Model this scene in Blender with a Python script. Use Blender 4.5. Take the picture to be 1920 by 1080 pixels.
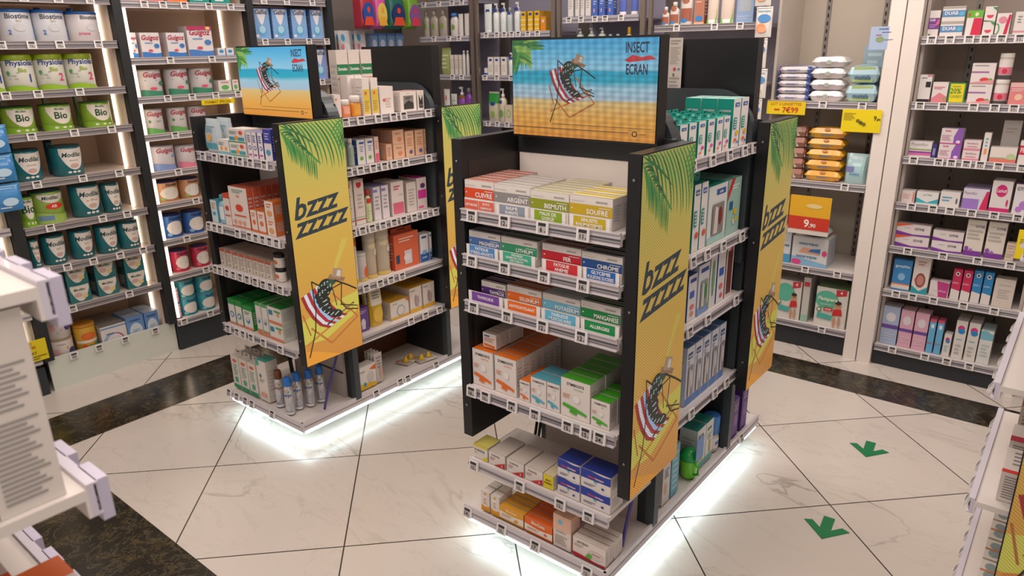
import bpy, math, random, re
from mathutils import Vector, Matrix
random.seed(7)
S = bpy.context.scene
for o in list(bpy.data.objects): bpy.data.objects.remove(o)
COL = S.collection
rad = math.radians
# ---------------------------------------------------------------- camera
F = 1346.0
CAM = Vector((0, 0, 1.65))
ya, pi_, ro = rad(39.09), rad(-18.56), rad(-1.106)
FW = Vector((-math.sin(ya)*math.cos(pi_), math.cos(ya)*math.cos(pi_), math.sin(pi_)))
_r = Vector((math.cos(ya), math.sin(ya), 0)); _u = _r.cross(FW)
RT = _r*math.cos(ro)+_u*math.sin(ro); UP = -_r*math.sin(ro)+_u*math.cos(ro)
cd = bpy.data.cameras.new('camera'); cam = bpy.data.objects.new('camera', cd); COL.objects.link(cam)
cd.sensor_width = 36; cd.lens = F/1920*36; cd.clip_start = .05
cam.matrix_world = Matrix(((RT.x, UP.x, -FW.x, CAM.x), (RT.y, UP.y, -FW.y, CAM.y), (RT.z, UP.z, -FW.z, CAM.z), (0, 0, 0, 1)))
cd.dof.use_dof = True; cd.dof.focus_distance = 2.4; cd.dof.aperture_fstop = 5.6
S.camera = cam
# ---------------------------------------------------------------- world, exposure, ceiling lamps, added niche fill
S.view_settings.view_transform = 'Standard'; S.view_settings.look = 'None'
S.view_settings.gamma = 1; S.view_settings.use_curve_mapping = False
S.view_settings.exposure = 0.0
S.cycles.use_denoising = True
S.cycles.max_bounces = 8
W = bpy.data.worlds.new('world'); S.world = W; W.use_nodes = True
W.node_tree.nodes['Background'].inputs[0].default_value = (1.0, .885, .83, 1)
W.node_tree.nodes['Background'].inputs[1].default_value = .62

def area(name, loc, sx, sy, power, col, rot=(0, 0, 0)):
    l = bpy.data.lights.new(name, 'AREA'); l.shape = 'RECTANGLE'; l.size = sx; l.size_y = sy
    l.energy = power; l.color = col
    o = bpy.data.objects.new(name, l); COL.objects.link(o); o.location = loc; o.rotation_euler = rot
    return o
WARM = (1, .885, .81)
for i, (x, y, p) in enumerate([(-1.7, .6, 24), (-3.2, 1.5, 16), (-1.7, 3.0, 22), (-.2, 2.4, 21), (-.3, .3, 19), (-3.2, 3.0, 15), (-.9, 3.2, 12)]):  # the last one is a fill added to brighten the wipes niche
    area('ceiling_lamp_light', (x, y, 2.74), .9, .9, p, WARM)

# ---------------------------------------------------------------- materials
MATS = {}
def lin(h):
    c = [int(h[i:i+2], 16)/255 for i in (0, 2, 4)]
    return tuple(v/12.92 if v <= .04045 else ((v+.055)/1.055)**2.4 for v in c)+(1,)
def new(name):
    m = bpy.data.materials.new(name); m.use_nodes = True
    return m, m.node_tree.nodes, m.node_tree.links, m.node_tree.nodes['Principled BSDF']
def mat(h, rough=.42, **k):
    key = (h, rough, tuple(sorted(k.items())))
    if key in MATS: return MATS[key]
    m, n, l, b = new('surface_'+h)
    c = lin(h)
    ns = n.new('ShaderNodeTexNoise'); ns.inputs['Scale'].default_value = 9; tc = n.new('ShaderNodeTexCoord')
    l.new(tc.outputs['Object'], ns.inputs['Vector'])
    mx = n.new('ShaderNodeMix'); mx.data_type = 'RGBA'; mx.inputs[6].default_value = c
    mx.inputs[7].default_value = tuple(v*.93 for v in c[:3])+(1,)
    l.new(ns.outputs[0], mx.inputs[0]); l.new(mx.outputs[2], b.inputs['Base Color'])
    b.inputs['Roughness'].default_value = rough
    for kk, v in k.items(): b.inputs[{'metal': 'Metallic', 'trans': 'Transmission Weight', 'coat': 'Coat Weight', 'alpha': 'Alpha', 'ior': 'IOR'}[kk]].default_value = v
    MATS[key] = m
    return m
def glow(h, s, key=None):
    key = ('glow', h, s)
    if key in MATS: return MATS[key]
    m, n, l, b = new('lit_'+h)
    b.inputs['Base Color'].default_value = (.02, .02, .02, 1)
    b.inputs['Emission Color'].default_value = lin(h); b.inputs['Emission Strength'].default_value = s
    MATS[key] = m
    return m
def clear(name, h, alpha, rough=.1):
    m, n, l, b = new(name)
    b.inputs['Base Color'].default_value = lin(h); b.inputs['Alpha'].default_value = alpha
    b.inputs['Roughness'].default_value = rough
    return m
MO2 = ((.22, 95, 120),); MO1 = ((.05, 20, 150),); MOT = ((.13, 38, 2), (.10, 1, 70), (.06, 16, -30)); STR = {MO2: .66, MO1: .95, MOT: .78}
def led(name, stops, moire, vertical=True, hgt=1.0):
    """a lit LED matrix screen: colour by height, with the dot-matrix line pattern; stops = [(pos,hex)], moire=(amp1,freqx1,freqz1, amp2,fx2,fz2)"""
    m, n, l, b = new(name)
    tc = n.new('ShaderNodeTexCoord'); sp = n.new('ShaderNodeSeparateXYZ'); l.new(tc.outputs['Object'], sp.inputs[0])
    mul = n.new('ShaderNodeMath'); mul.operation = 'MULTIPLY'; mul.inputs[1].default_value = 1/hgt; l.new(sp.outputs[2], mul.inputs[0])
    ns = n.new('ShaderNodeTexNoise'); ns.inputs['Scale'].default_value = 1; ns.inputs['Detail'].default_value = 4
    mp = n.new('ShaderNodeMapping'); mp.inputs['Scale'].default_value = (3.5, 3.5, 22); l.new(tc.outputs['Object'], mp.inputs[0]); l.new(mp.outputs[0], ns.inputs['Vector'])
    a1 = n.new('ShaderNodeMath'); a1.operation = 'MULTIPLY_ADD'; l.new(ns.outputs[0], a1.inputs[0]); a1.inputs[1].default_value = .09; l.new(mul.outputs[0], a1.inputs[2])
    a2 = n.new('ShaderNodeMath'); a2.operation = 'SUBTRACT'; l.new(a1.outputs[0], a2.inputs[0]); a2.inputs[1].default_value = .045
    rp = n.new('ShaderNodeValToRGB'); l.new(a2.outputs[0], rp.inputs[0])
    el = rp.color_ramp.elements
    el[0].position, el[0].color = stops[0][0], lin(stops[0][1])
    el[1].position, el[1].color = stops[-1][0], lin(stops[-1][1])
    for p, h in stops[1:-1]:
        e = el.new(p); e.color = lin(h)
    out = rp.outputs[0]
    out = moired(n, l, tc, out, moire)
    b.inputs['Base Color'].default_value = (.02, .02, .02, 1); b.inputs['Roughness'].default_value = .35
    l.new(out, b.inputs['Emission Color']); b.inputs['Emission Strength'].default_value = STR.get(moire, .8)
    return m
def moired(n, l, tc, out, moire):
    for amp, fx, fz in moire:
        dt = n.new('ShaderNodeVectorMath'); dt.operation = 'DOT_PRODUCT'; l.new(tc.outputs['Object'], dt.inputs[0]); dt.inputs[1].default_value = (fx*6.283, 0, fz*6.283)
        si = n.new('ShaderNodeMath'); si.operation = 'SINE'; l.new(dt.outputs['Value'], si.inputs[0])
        ma = n.new('ShaderNodeMath'); ma.operation = 'MULTIPLY_ADD'; l.new(si.outputs[0], ma.inputs[0]); ma.inputs[1].default_value = amp; ma.inputs[2].default_value = 1-amp*.4
        sc = n.new('ShaderNodeVectorMath'); sc.operation = 'SCALE'; l.new(out, sc.inputs[0]); l.new(ma.outputs[0], sc.inputs['Scale'])
        out = sc.outputs[0]
    return out
def ledcol(h, moire):
    key = ('led', h, tuple(moire))
    if key in MATS: return MATS[key]
    m, n, l, b = new('screen_ink_'+h)
    tc = n.new('ShaderNodeTexCoord'); rgb = n.new('ShaderNodeRGB'); rgb.outputs[0].default_value = lin(h)
    l.new(moired(n, l, tc, rgb.outputs[0], moire), b.inputs['Emission Color'])
    b.inputs['Base Color'].default_value = (.02, .02, .02, 1); b.inputs['Emission Strength'].default_value = STR.get(moire, .8)
    MATS[key] = m
    return m
# ---------------------------------------------------------------- mesh building
TXT = {}
def text_mesh(s, bold, ital):
    key = (s, bold, ital)
    if key not in TXT:
        c = bpy.data.curves.new('t', 'FONT'); c.body = s; c.resolution_u = 2; c.size = 1
        if bold: c.offset = .022
        if ital: c.shear = .24
        o = bpy.data.objects.new('t', c); COL.objects.link(o)
        bpy.context.view_layer.update()
        me = o.evaluated_get(bpy.context.evaluated_depsgraph_get()).to_mesh()
        v = [(p.co.x, p.co.y) for p in me.vertices]; f = [tuple(p.vertices) for p in me.polygons]
        o.to_mesh_clear() if False else None
        bpy.data.objects.remove(o); bpy.data.curves.remove(c)
        if not v: v = [(0, 0), (1, 0), (1, 1)]
        x0 = min(a for a, b in v); x1 = max(a for a, b in v); y0 = min(b for a, b in v); y1 = max(b for a, b in v)
        v = [((a-(x0+x1)/2), (b-(y0+y1)/2)) for a, b in v]
        TXT[key] = (v, f, x1-x0, max(y1-y0, .3))
    return TXT[key]
class MB:
    def __init__(s): s.v = []; s.f = []; s.m = []; s.sm = []; s.mats = []
    def mi(s, m):
        if m not in s.mats: s.mats.append(m)
        return s.mats.index(m)
    def face(s, pts, m, smooth=False):
        b = len(s.v); s.v += [tuple(p) for p in pts]; s.f.append(tuple(range(b, b+len(pts)))); s.m.append(s.mi(m)); s.sm.append(smooth)
    def box(s, x0, x1, y0, y1, z0, z1, m, top=None, left=None, right=None, front=None):
        b = len(s.v)
        s.v += [(x0, y0, z0), (x1, y0, z0), (x1, y1, z0), (x0, y1, z0), (x0, y0, z1), (x1, y0, z1), (x1, y1, z1), (x0, y1, z1)]
        for q, mm in (((0, 3, 2, 1), m), ((4, 5, 6, 7), top or m), ((0, 1, 5, 4), front or m), ((1, 2, 6, 5), right or m), ((2, 3, 7, 6), m), ((3, 0, 4, 7), left or m)):
            s.f.append(tuple(b+i for i in q)); s.m.append(s.mi(mm)); s.sm.append(False)
    def lathe(s, prof, m, n=24, cx=0, cy=0, sx=1, sy=1, cap=True, smooth=True):
        """prof = [(r,z,(mat))]"""
        b = len(s.v)
        for p in prof:
            for i in range(n):
                a = 2*math.pi*i/n; s.v.append((cx+p[0]*sx*math.cos(a), cy+p[0]*sy*math.sin(a), p[1]))
        for j in range(len(prof)-1):
            mm = prof[j+1][2] if len(prof[j+1]) > 2 else m
            for i in range(n):
                k = (i+1) % n
                s.f.append((b+j*n+i, b+j*n+k, b+(j+1)*n+k, b+(j+1)*n+i)); s.m.append(s.mi(mm)); s.sm.append(smooth)
        if cap:
            s.f.append(tuple(b+i for i in range(n))[::-1]); s.m.append(s.mi(m)); s.sm.append(False)
            t = b+(len(prof)-1)*n
            s.f.append(tuple(t+i for i in range(n))); s.m.append(s.mi(prof[-1][2] if len(prof[-1]) > 2 else m)); s.sm.append(False)
    def tube(s, pts, r, m, n=8):
        pts = [Vector(p) for p in pts]; b = len(s.v)
        for i, p in enumerate(pts):
            d = (pts[min(i+1, len(pts)-1)]-pts[max(i-1, 0)]).normalized()
            a = d.cross(Vector((.3, .2, .93))).normalized(); c = d.cross(a)
            for k in range(n):
                t = 2*math.pi*k/n; s.v.append(tuple(p+a*r*math.cos(t)+c*r*math.sin(t)))
        for i in range(len(pts)-1):
            for k in range(n):
                k2 = (k+1) % n
                s.f.append((b+i*n+k, b+i*n+k2, b+(i+1)*n+k2, b+(i+1)*n+k)); s.m.append(s.mi(m)); s.sm.append(True)
    def art(s, art, w, h, mp, flat=True, mf=None):
        """printed marks. mp(u,v,layer)->xyz with u,v in 0..1"""
        mf = mf or mat; L = 0
        for cmd in art.split(';'):
            a = cmd.split()
            if not a: continue
            L += 1; k = a[0]
            if k == 'r':
                x0, y0, x1, y1 = map(float, a[1:5]); m = mf(a[5]); n = 1 if flat else max(1, int((x1-x0)*12))
                for i in range(n):
                    p, q = x0+(x1-x0)*i/n, x0+(x1-x0)*(i+1)/n
                    s.face([mp(p, y0, L), mp(q, y0, L), mp(q, y1, L), mp(p, y1, L)], m)
            elif k == 'e':
                cx, cy, rx, ry = map(float, a[1:5]); m = mf(a[5])
                if flat: s.face([mp(cx+rx*math.cos(t*math.pi/9), cy+ry*math.sin(t*math.pi/9), L) for t in range(18)], m)
                else:
                    n = 10
                    for i in range(n):
                        p, q = -1+2*i/n, -1+2*(i+1)/n; c = lambda t: math.sqrt(max(0, 1-t*t))*ry
                        s.face([mp(cx+rx*p, cy-c(p), L), mp(cx+rx*q, cy-c(q), L), mp(cx+rx*q, cy+c(q), L), mp(cx+rx*p, cy+c(p), L)], m)
            elif k == 's':   # shield: x0 x1 ytop ybottom
                x0, x1, yt, yb = map(float, a[1:5]); m = mf(a[5]); n = 12
                sh = lambda t: yb+(yt-yb)*.75*abs(2*t-1)**2.2
                for i in range(n):
                    p, q = i/n, (i+1)/n
                    s.face([mp(x0+(x1-x0)*p, sh(p), L), mp(x0+(x1-x0)*q, sh(q), L), mp(x0+(x1-x0)*q, yt-.03*math.sin(q*3.14), L), mp(x0+(x1-x0)*p, yt-.03*math.sin(p*3.14), L)], m)
            elif k == 'w':   # wave band: y0 y1 amp phase col
                y0, y1, am, ph = map(float, a[1:5]); m = mf(a[5]); n = 12
                for i in range(n):
                    p, q = i/n, (i+1)/n; g = lambda t: y1+am*math.sin(t*5+ph)
                    s.face([mp(p, y0, L), mp(q, y0, L), mp(q, g(q), L), mp(p, g(p), L)], m)
            elif k == 'p':
                c = list(map(float, a[1:-1])); s.face([mp(c[i], c[i+1], L) for i in range(0, len(c), 2)], mf(a[-1]))
            elif k == 'l':   # small print: x0 y0 x1 y1 n col
                x0, y0, x1, y1 = map(float, a[1:5]); n = int(a[5]); m = mf(a[6])
                for i in range(n):
                    y = y1-(y1-y0)*(i+.5)/n; t = (y1-y0)/n*.22; e = x1-(x1-x0)*.35*(((i*37) % 10)/10)
                    s.face([mp(x0, y-t, L), mp(e, y-t, L), mp(e, y+t, L), mp(x0, y+t, L)], m)
            elif k == 't':   # text: str cx cy height col maxw style
                st = a[7] if len(a) > 7 else ''
                v, f, tw, th = text_mesh(a[1].replace('_', ' '), 'b' in st, 'i' in st)
                cx, cy, hh = map(float, a[2:5]); sc = hh*h/.72; mw = float(a[6]) if len(a) > 6 else .9
                sx = min(sc, mw*w/tw); sy = sc if sx > sc*.55 else sx/.55
                m = mf(a[5]); b = len(s.v)
                for x, y in v: s.v.append(tuple(mp(cx+x*sx/w, cy+y*sy/h, L)))
                mi = s.mi(m)
                for q in f: s.f.append(tuple(b+i for i in q)); s.m.append(mi); s.sm.append(False)
    def build(s, name, parent=None):
        me = bpy.data.meshes.new(name); me.from_pydata(s.v, [], s.f)
        for m in s.mats: me.materials.append(m)
        me.polygons.foreach_set('material_index', s.m); me.polygons.foreach_set('use_smooth', s.sm); me.update()
        o = bpy.data.objects.new(name, me); COL.objects.link(o)
        if parent: o.parent = parent
        return o
def tag(o, label, cat, group=None, kind=None):
    o['label'] = label; o['category'] = cat
    if group: o['group'] = group
    if kind: o['kind'] = kind
    if not 4 <= len(label.replace(',', ' ').split()) <= 16: print('LABEL LEN', label)
    return o
def empty(name, loc=(0, 0, 0), rz=0):
    o = bpy.data.objects.new(name, None); o.empty_display_size = .05; COL.objects.link(o); o.location = loc; o.rotation_euler = (0, 0, rz)
    return o
def struct(mb, name):
    o = mb.build(name); o['kind'] = 'structure'; return o
def dup(o):
    c = o.copy(); COL.objects.link(c)
    for ch in o.children:
        k = ch.copy(); COL.objects.link(k); k.parent = c
        for g in ch.children:
            q = g.copy(); COL.objects.link(q); q.parent = k
    return c
def flat_map(w, h, y=0, x0=None):
    x0 = -w/2 if x0 is None else x0
    return lambda u, v, L: (x0+min(max(u, 0), 1)*w, y-.0004*L-.0002, min(max(v, 0), 1)*h)
# ---------------------------------------------------------------- faces: e = direction of local x, d = direction into the shelf
FACES = {'-Y': (Vector((1, 0, 0)), Vector((0, 1, 0)), 0), '+X': (Vector((0, 1, 0)), Vector((-1, 0, 0)), math.pi/2),
         '-X': (Vector((0, -1, 0)), Vector((1, 0, 0)), -math.pi/2), '+Y': (Vector((-1, 0, 0)), Vector((0, -1, 0)), math.pi)}
def plane_pt(face, c):
    return Vector((0, c, 0)) if face[1] == 'Y' else Vector((c, 0, 0))
def along(face, c, z, px):
    """distance along a shelf edge (at plane c, height z) seen in pixel column px"""
    e, d, r = FACES[face]; A = plane_pt(face, c)+Vector((0, 0, z))-CAM; k = (px-960)/F
    return (k*A.dot(FW)-A.dot(RT))/(e.dot(RT)-k*e.dot(FW))
def height(face, c, u, py):
    e, d, r = FACES[face]; A = plane_pt(face, c)+e*u-CAM; A.z = -CAM.z; k = (540-py)/F
    return (k*A.dot(FW)-A.dot(UP))/(UP.z-k*FW.z)
# ---------------------------------------------------------------- product shapes (front at y=0, facing -y, standing on z=0)
def box_item(nm, w, d, h, head, art):
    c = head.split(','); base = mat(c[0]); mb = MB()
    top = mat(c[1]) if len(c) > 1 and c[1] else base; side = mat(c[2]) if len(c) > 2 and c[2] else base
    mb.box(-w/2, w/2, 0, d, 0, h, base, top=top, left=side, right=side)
    mb.art(art, w, h, flat_map(w, h))
    ed = 'a79f99' if c[0][0] in 'cde' else '3c3836'
    tm = lambda u, v, L: (-w/2+u*w, v*d, h+.0004*L)
    if len(c) > 3 and c[3]: mb.art(f'r 0 .12 1 .3 {c[3]};r 0 .7 1 .82 {c[3]}', w, d, tm)
    e_ = min(.12, .0016/d); mb.art(f'r 0 0 1 {e_} {ed};r 0 {1-e_} 1 1 {ed}', w, d, tm)
    for sgn in (1, -1):
        sm = lambda u, v, L: (sgn*(w/2+.0004*L), (u if sgn > 0 else 1-u)*d, v*h)
        lc = c[4] if len(c) > 4 else 'b9b2b0'
        if lc: mb.art(f'l .15 .25 .85 .8 6 {lc}', d, h, sm)
    return mb.build(nm)
def can_map(R, sy, cy, phi=1.25):
    return lambda u, v, L, h=1: None
def can_item(nm, w, d, h, head, art):
    c = head.split(','); base = mat(c[0], .3); lid = mat(c[1], .35) if c[1] else base; R = w/2; sy = min(1, d/w)
    lh = float(c[2]) if len(c) > 2 else .16
    mb = MB(); mb.lathe([(R*.96, 0, mat('c9c4bf', .3, metal=.6)), (R*.96, .004), (R, .006), (R, h*(1-lh)-.003), (R*.97, h*(1-lh))], base, 28, 0, R*sy, 1, sy)
    ph = 1.22
    def mp(u, v, L):
        t = (u-.5)*2*ph; r = R+.0005*L+.0004
        return (r*math.sin(t), R*sy-r*sy*math.cos(t), v*h)
    mb.art(art, 2*ph*R, h, mp, flat=False)
    o = mb.build(nm)
    if lh > 0:
        m2 = MB(); z = h*(1-lh); m2.lathe([(R*1.01, z), (R*1.015, z+.004), (R*1.015, h-.006), (R*.97, h-.001), (R*.9, h-.003)], lid, 28, 0, R*sy, 1, sy); m2.build('lid', o)
    return o
def bottle_item(nm, w, d, h, head, art):
    """head: body,cap,style(capfrac,neckfrac)"""
    c = head.split(','); body = mat(c[0], .25, coat=.3); cap = mat(c[1], .3); cf = float(c[2]) if len(c) > 2 else .18; nw = float(c[3]) if len(c) > 3 else .5
    R = w/2; sy = min(1, d/w); hb = h*(1-cf)
    mb = MB(); mb.lathe([(R*.9, 0), (R, .005), (R, hb*.78), (R*.93, hb*.86), (R*(nw+.12), hb*.95), (R*nw, hb)], body, 20, 0, R*sy, 1, sy)
    ph = 1.2
    def mp(u, v, L):
        t = (u-.5)*2*ph; r = R+.0005*L+.0004
        return (r*math.sin(t), R*sy-r*sy*math.cos(t), v*h)
    mb.art(art, 2*ph*R, h, mp, flat=False)
    o = mb.build(nm); m2 = MB()
    m2.lathe([(R*(nw+.06), hb), (R*(nw+.06), h-.004), (R*(nw-.04), h)], cap, 16, 0, R*sy, 1, 1)
    m2.build('cap', o)
    return o
def pump_item(nm, w, d, h, head, art):
    c = head.split(','); body = mat(c[0], .25, coat=.3); cap = mat(c[1], .3); R = w/2; sy = min(1, d/w); hb = h*.74
    mb = MB(); mb.lathe([(R*.9, 0), (R, .005), (R, hb*.85), (R*.8, hb*.93), (R*.35, hb)], body, 20, 0, R*sy, 1, sy)
    def mp(u, v, L):
        t = (u-.5)*2.4; r = R+.0005*L+.0004
        return (r*math.sin(t), R*sy-r*sy*math.cos(t), v*h)
    mb.art(art, 2.4*R, h, mp, flat=False); o = mb.build(nm)
    m2 = MB(); m2.lathe([(R*.42, hb), (R*.42, hb+h*.09), (R*.16, hb+h*.1), (R*.16, h*.96)], cap, 14, 0, R*sy)
    m2.box(-R*.75, R*.2, R*sy-R*.16, R*sy+R*.16, h*.94, h, cap); m2.build('pump_head', o)
    return o
def tube_item(nm, w, d, h, head, art):
    c = head.split(','); body = mat(c[0], .3); cap = mat(c[1], .3); mb = MB(); n = 20; hb = h*.14
    prof = [(1, .8, hb), (1, .85, h*.3), (1.02, .6, h*.6), (1.06, .25, h*.9), (1.08, .04, h)]
    b = len(mb.v)
    for a_, bb, z in prof:
        for i in range(n):
            t = 2*math.pi*i/n; mb.v.append((w/2*a_*.92*math.cos(t), d/2+d/2*bb*math.sin(t), z))
    for j in range(len(prof)-1):
        for i in range(n):
            k = (i+1) % n; mb.f.append((b+j*n+i, b+j*n+k, b+(j+1)*n+k, b+(j+1)*n+i)); mb.m.append(mb.mi(body)); mb.sm.append(True)
    mb.f.append(tuple(b+(len(prof)-1)*n+i for i in range(n))); mb.m.append(mb.mi(body)); mb.sm.append(False)
    def mp(u, v, L):
        x = (u-.5)*w*.8; q = 1-min(1, v); return (x, d/2-d/2*(.1+.8*q)*math.sqrt(max(.1, 1-(x/(w*.5))**2))-.002-.0005*L, v*h)
    mb.art(art, w, h, mp, flat=False); o = mb.build(nm)
    m2 = MB(); m2.lathe([(w*.42, 0), (w*.44, .002), (w*.44, hb)], cap, 18, 0, d/2, 1, min(1, d*.9/w)); m2.build('cap', o)
    return o
def wipes_item(nm, w, d, h, head, art):
    """a lying soft pack: a pillow with crimped ends; art on the front long face, top art after '#'"""
    c = head.split(','); body = mat(c[0], .3, coat=.25); ends = mat(c[1], .3) if len(c) > 1 and c[1] else body; mb = MB()
    a2 = art.split('#')
    nx, ny = 12, 8; P = {}
    def prof(u): return 1-abs(2*u-1)**5
    for side in (0, 1):
        for i in range(nx+1):
            for j in range(ny+1):
                u, v = i/nx, j/ny; k = prof(u)**.5*(1-abs(2*v-1)**6)**.35
                z = h*.5+(1 if side else -1)*h*.5*k*(1+.04*math.sin(7*u+5*v+side))
                P[side, i, j] = (-w/2+u*w*(1), v*d, max(z, 0)); 
    for side in (0, 1):
        for i in range(nx):
            for j in range(ny):
                q = [P[side, i, j], P[side, i+1, j], P[side, i+1, j+1], P[side, i, j+1]]
                mb.face(q if side else q[::-1], ends if i in (0, nx-1) else body, True)
    mb.art(a2[0], w, h, lambda u, v, L: (-w/2+u*w, -.001-.0004*L+d*.10*abs(2*v-1)**2+ .02*abs(2*u-1)**6, h*v))
    if len(a2) > 1: mb.art(a2[1], w, d, lambda u, v, L: (-w/2+u*w, v*d, h*(.5+.5*(prof(u)**.5)*(1-abs(2*v-1)**6)**.35)+.004+.0005*L))
    return mb.build(nm)
def pouch_item(nm, w, d, h, head, art):
    c = head.split(','); body = mat(c[0], .28, coat=.3); mb = MB(); nx, nz = 8, 10; P = {}
    for side in (0, 1):
        for i in range(nx+1):
            for j in range(nz+1):
                u, v = i/nx, j/nz; k = (1-abs(2*u-1)**4)**.5*(1-v**3)*(1-.5*(1-v)**6)
                P[side, i, j] = (-w/2+u*w, d/2+(-1 if side == 0 else 1)*(d/2*k), v*h)
    for side in (0, 1):
        for i in range(nx):
            for j in range(nz):
                q = [P[side, i, j], P[side, i+1, j], P[side, i+1, j+1], P[side, i, j+1]]
                mb.face(q if side == 0 else q[::-1], body, True)
    def mp(u, v, L):
        k = (1-min(1, abs(2*u-1))**4)**.5*(1-v**3)*(1-.5*(1-v)**6); return (-w/2+u*w, d/2-d/2*k-.002-.0005*L, v*h)
    mb.art(art, w, h, mp, flat=False)
    return mb.build(nm)
def hang_item(nm, w, d, h, head, art):
    """carton with a euro-hole hang tab on its back edge"""
    o = box_item(nm, w, d, h*.88, head, art); c = head.split(',')
    mb = MB(); m = mat(c[1] or c[0]); dk = mat('20302e')
    z0, z1 = h*.88, h; y = d*.5
    mb.box(-w*.42, w*.42, y, y+.0015, z0, z1, m); mb.art('r .3 .5 .7 .75 20302e', w*.84, z1-z0, lambda u, v, L: (-w*.42+u*w*.84, y-.0004*L, z0+v*(z1-z0)))
    mb.build('hang_tab', o); return o
def window_item(nm, w, d, h, head, art):
    """carton with a clear window; head: base,top,side,inside"""
    c = head.split(','); o = box_item(nm, w, d, h, ','.join(c[:3]), art)
    mb = MB(); mb.art(f'r .2 .14 .82 .68 {c[3]};p .28 .16 .5 .16 .5 .6 .34 .64 d8d0cc;e .62 .45 .1 .16 {c[4]}', w, h, lambda u, v, L: (-w/2+u*w, -.003-.0004*L, v*h)); mb.build('window', o)
    return o
SH = dict(box=box_item, can=can_item, bottle=bottle_item, pump=pump_item, tube=tube_item, wipes=wipes_item, pouch=pouch_item, hang=hang_item, window=window_item)
ORD = ['first', 'second', 'third', 'fourth', 'fifth', 'sixth', 'seventh', 'eighth', 'ninth', 'tenth', 'eleventh', 'twelfth', 'thirteenth', 'fourteenth']
USED = {}
def addlabel(o, parts, cat, group):
    lab = ', '.join(p for p in parts if p)
    if len(lab.split()) > 16: lab = re.sub(r'\b(a|an|the|with) ', '', lab)
    if lab in USED: print('DUP LABEL', lab)
    USED[lab] = 1
    tag(o, lab, cat, group)
LIM = {'centre stand front': (-1.178-.277, -1.178+.276, ()), 'centre stand side, top': (1.912, 2.426, ()), 'centre stand side, base': (1.9, 2.452, ()), 'centre stand side': (1.91, 2.425, (1.291, .991, .756, .44)),
       'can-side stand front': (-2.698-.277, -2.698+.276, ()), 'can-side stand side, top': (1.912, 2.426, ()), 'can-side stand side, base': (1.9, 2.452, ()), 'can-side stand side': (1.91, 2.425, (1.349, 1.144, .884, .622, .384)),
       'centre stand front, base': (-1.49, -.93, ()), 'centre stand front, tray': (-1.465, -.922, ()), 'can-side stand front, base': (-3.01, -2.46, ()),
       'wide can bay': (1.162, 1.716, (1.885, 1.68, 1.46, 1.268, 1.043, .825, .615, .395)), 'narrow formula bay': (1.807, 2.46, (1.873, 1.596, 1.40, 1.205, 1.005, .83, .625, .42)),
       'blue carton bay': (2.552, 3.044, (1.912, 1.685, 1.44, 1.2)), 'wipes niche': (-1.402, -.893, (1.32, .91, .438)), 'care shelves': (-.713, -.148, (1.625, 1.33, 1.072, .845, .62, .387)),
       'grey bottle bay': (-4.06, -3.575, (1.695, 1.43, 1.11)), 'white lotion bay': (-3.465, -2.875, (1.71, 1.43, 1.115, .9)), 'blue tube bay': (-2.775, -2.235, (1.783, 1.6)), 'sun lotion bay': (-2.125, -1.505, ()), 'frame-edge': (.52, 1.06, ()), 'backpack bay': (3.12, 3.88, (1.785,))}
def limits(place, c):
    k = max([q for q in LIM if place.startswith(q)] or [''], key=len)
    return LIM.get(k, (-99, 99, ()))
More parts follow.
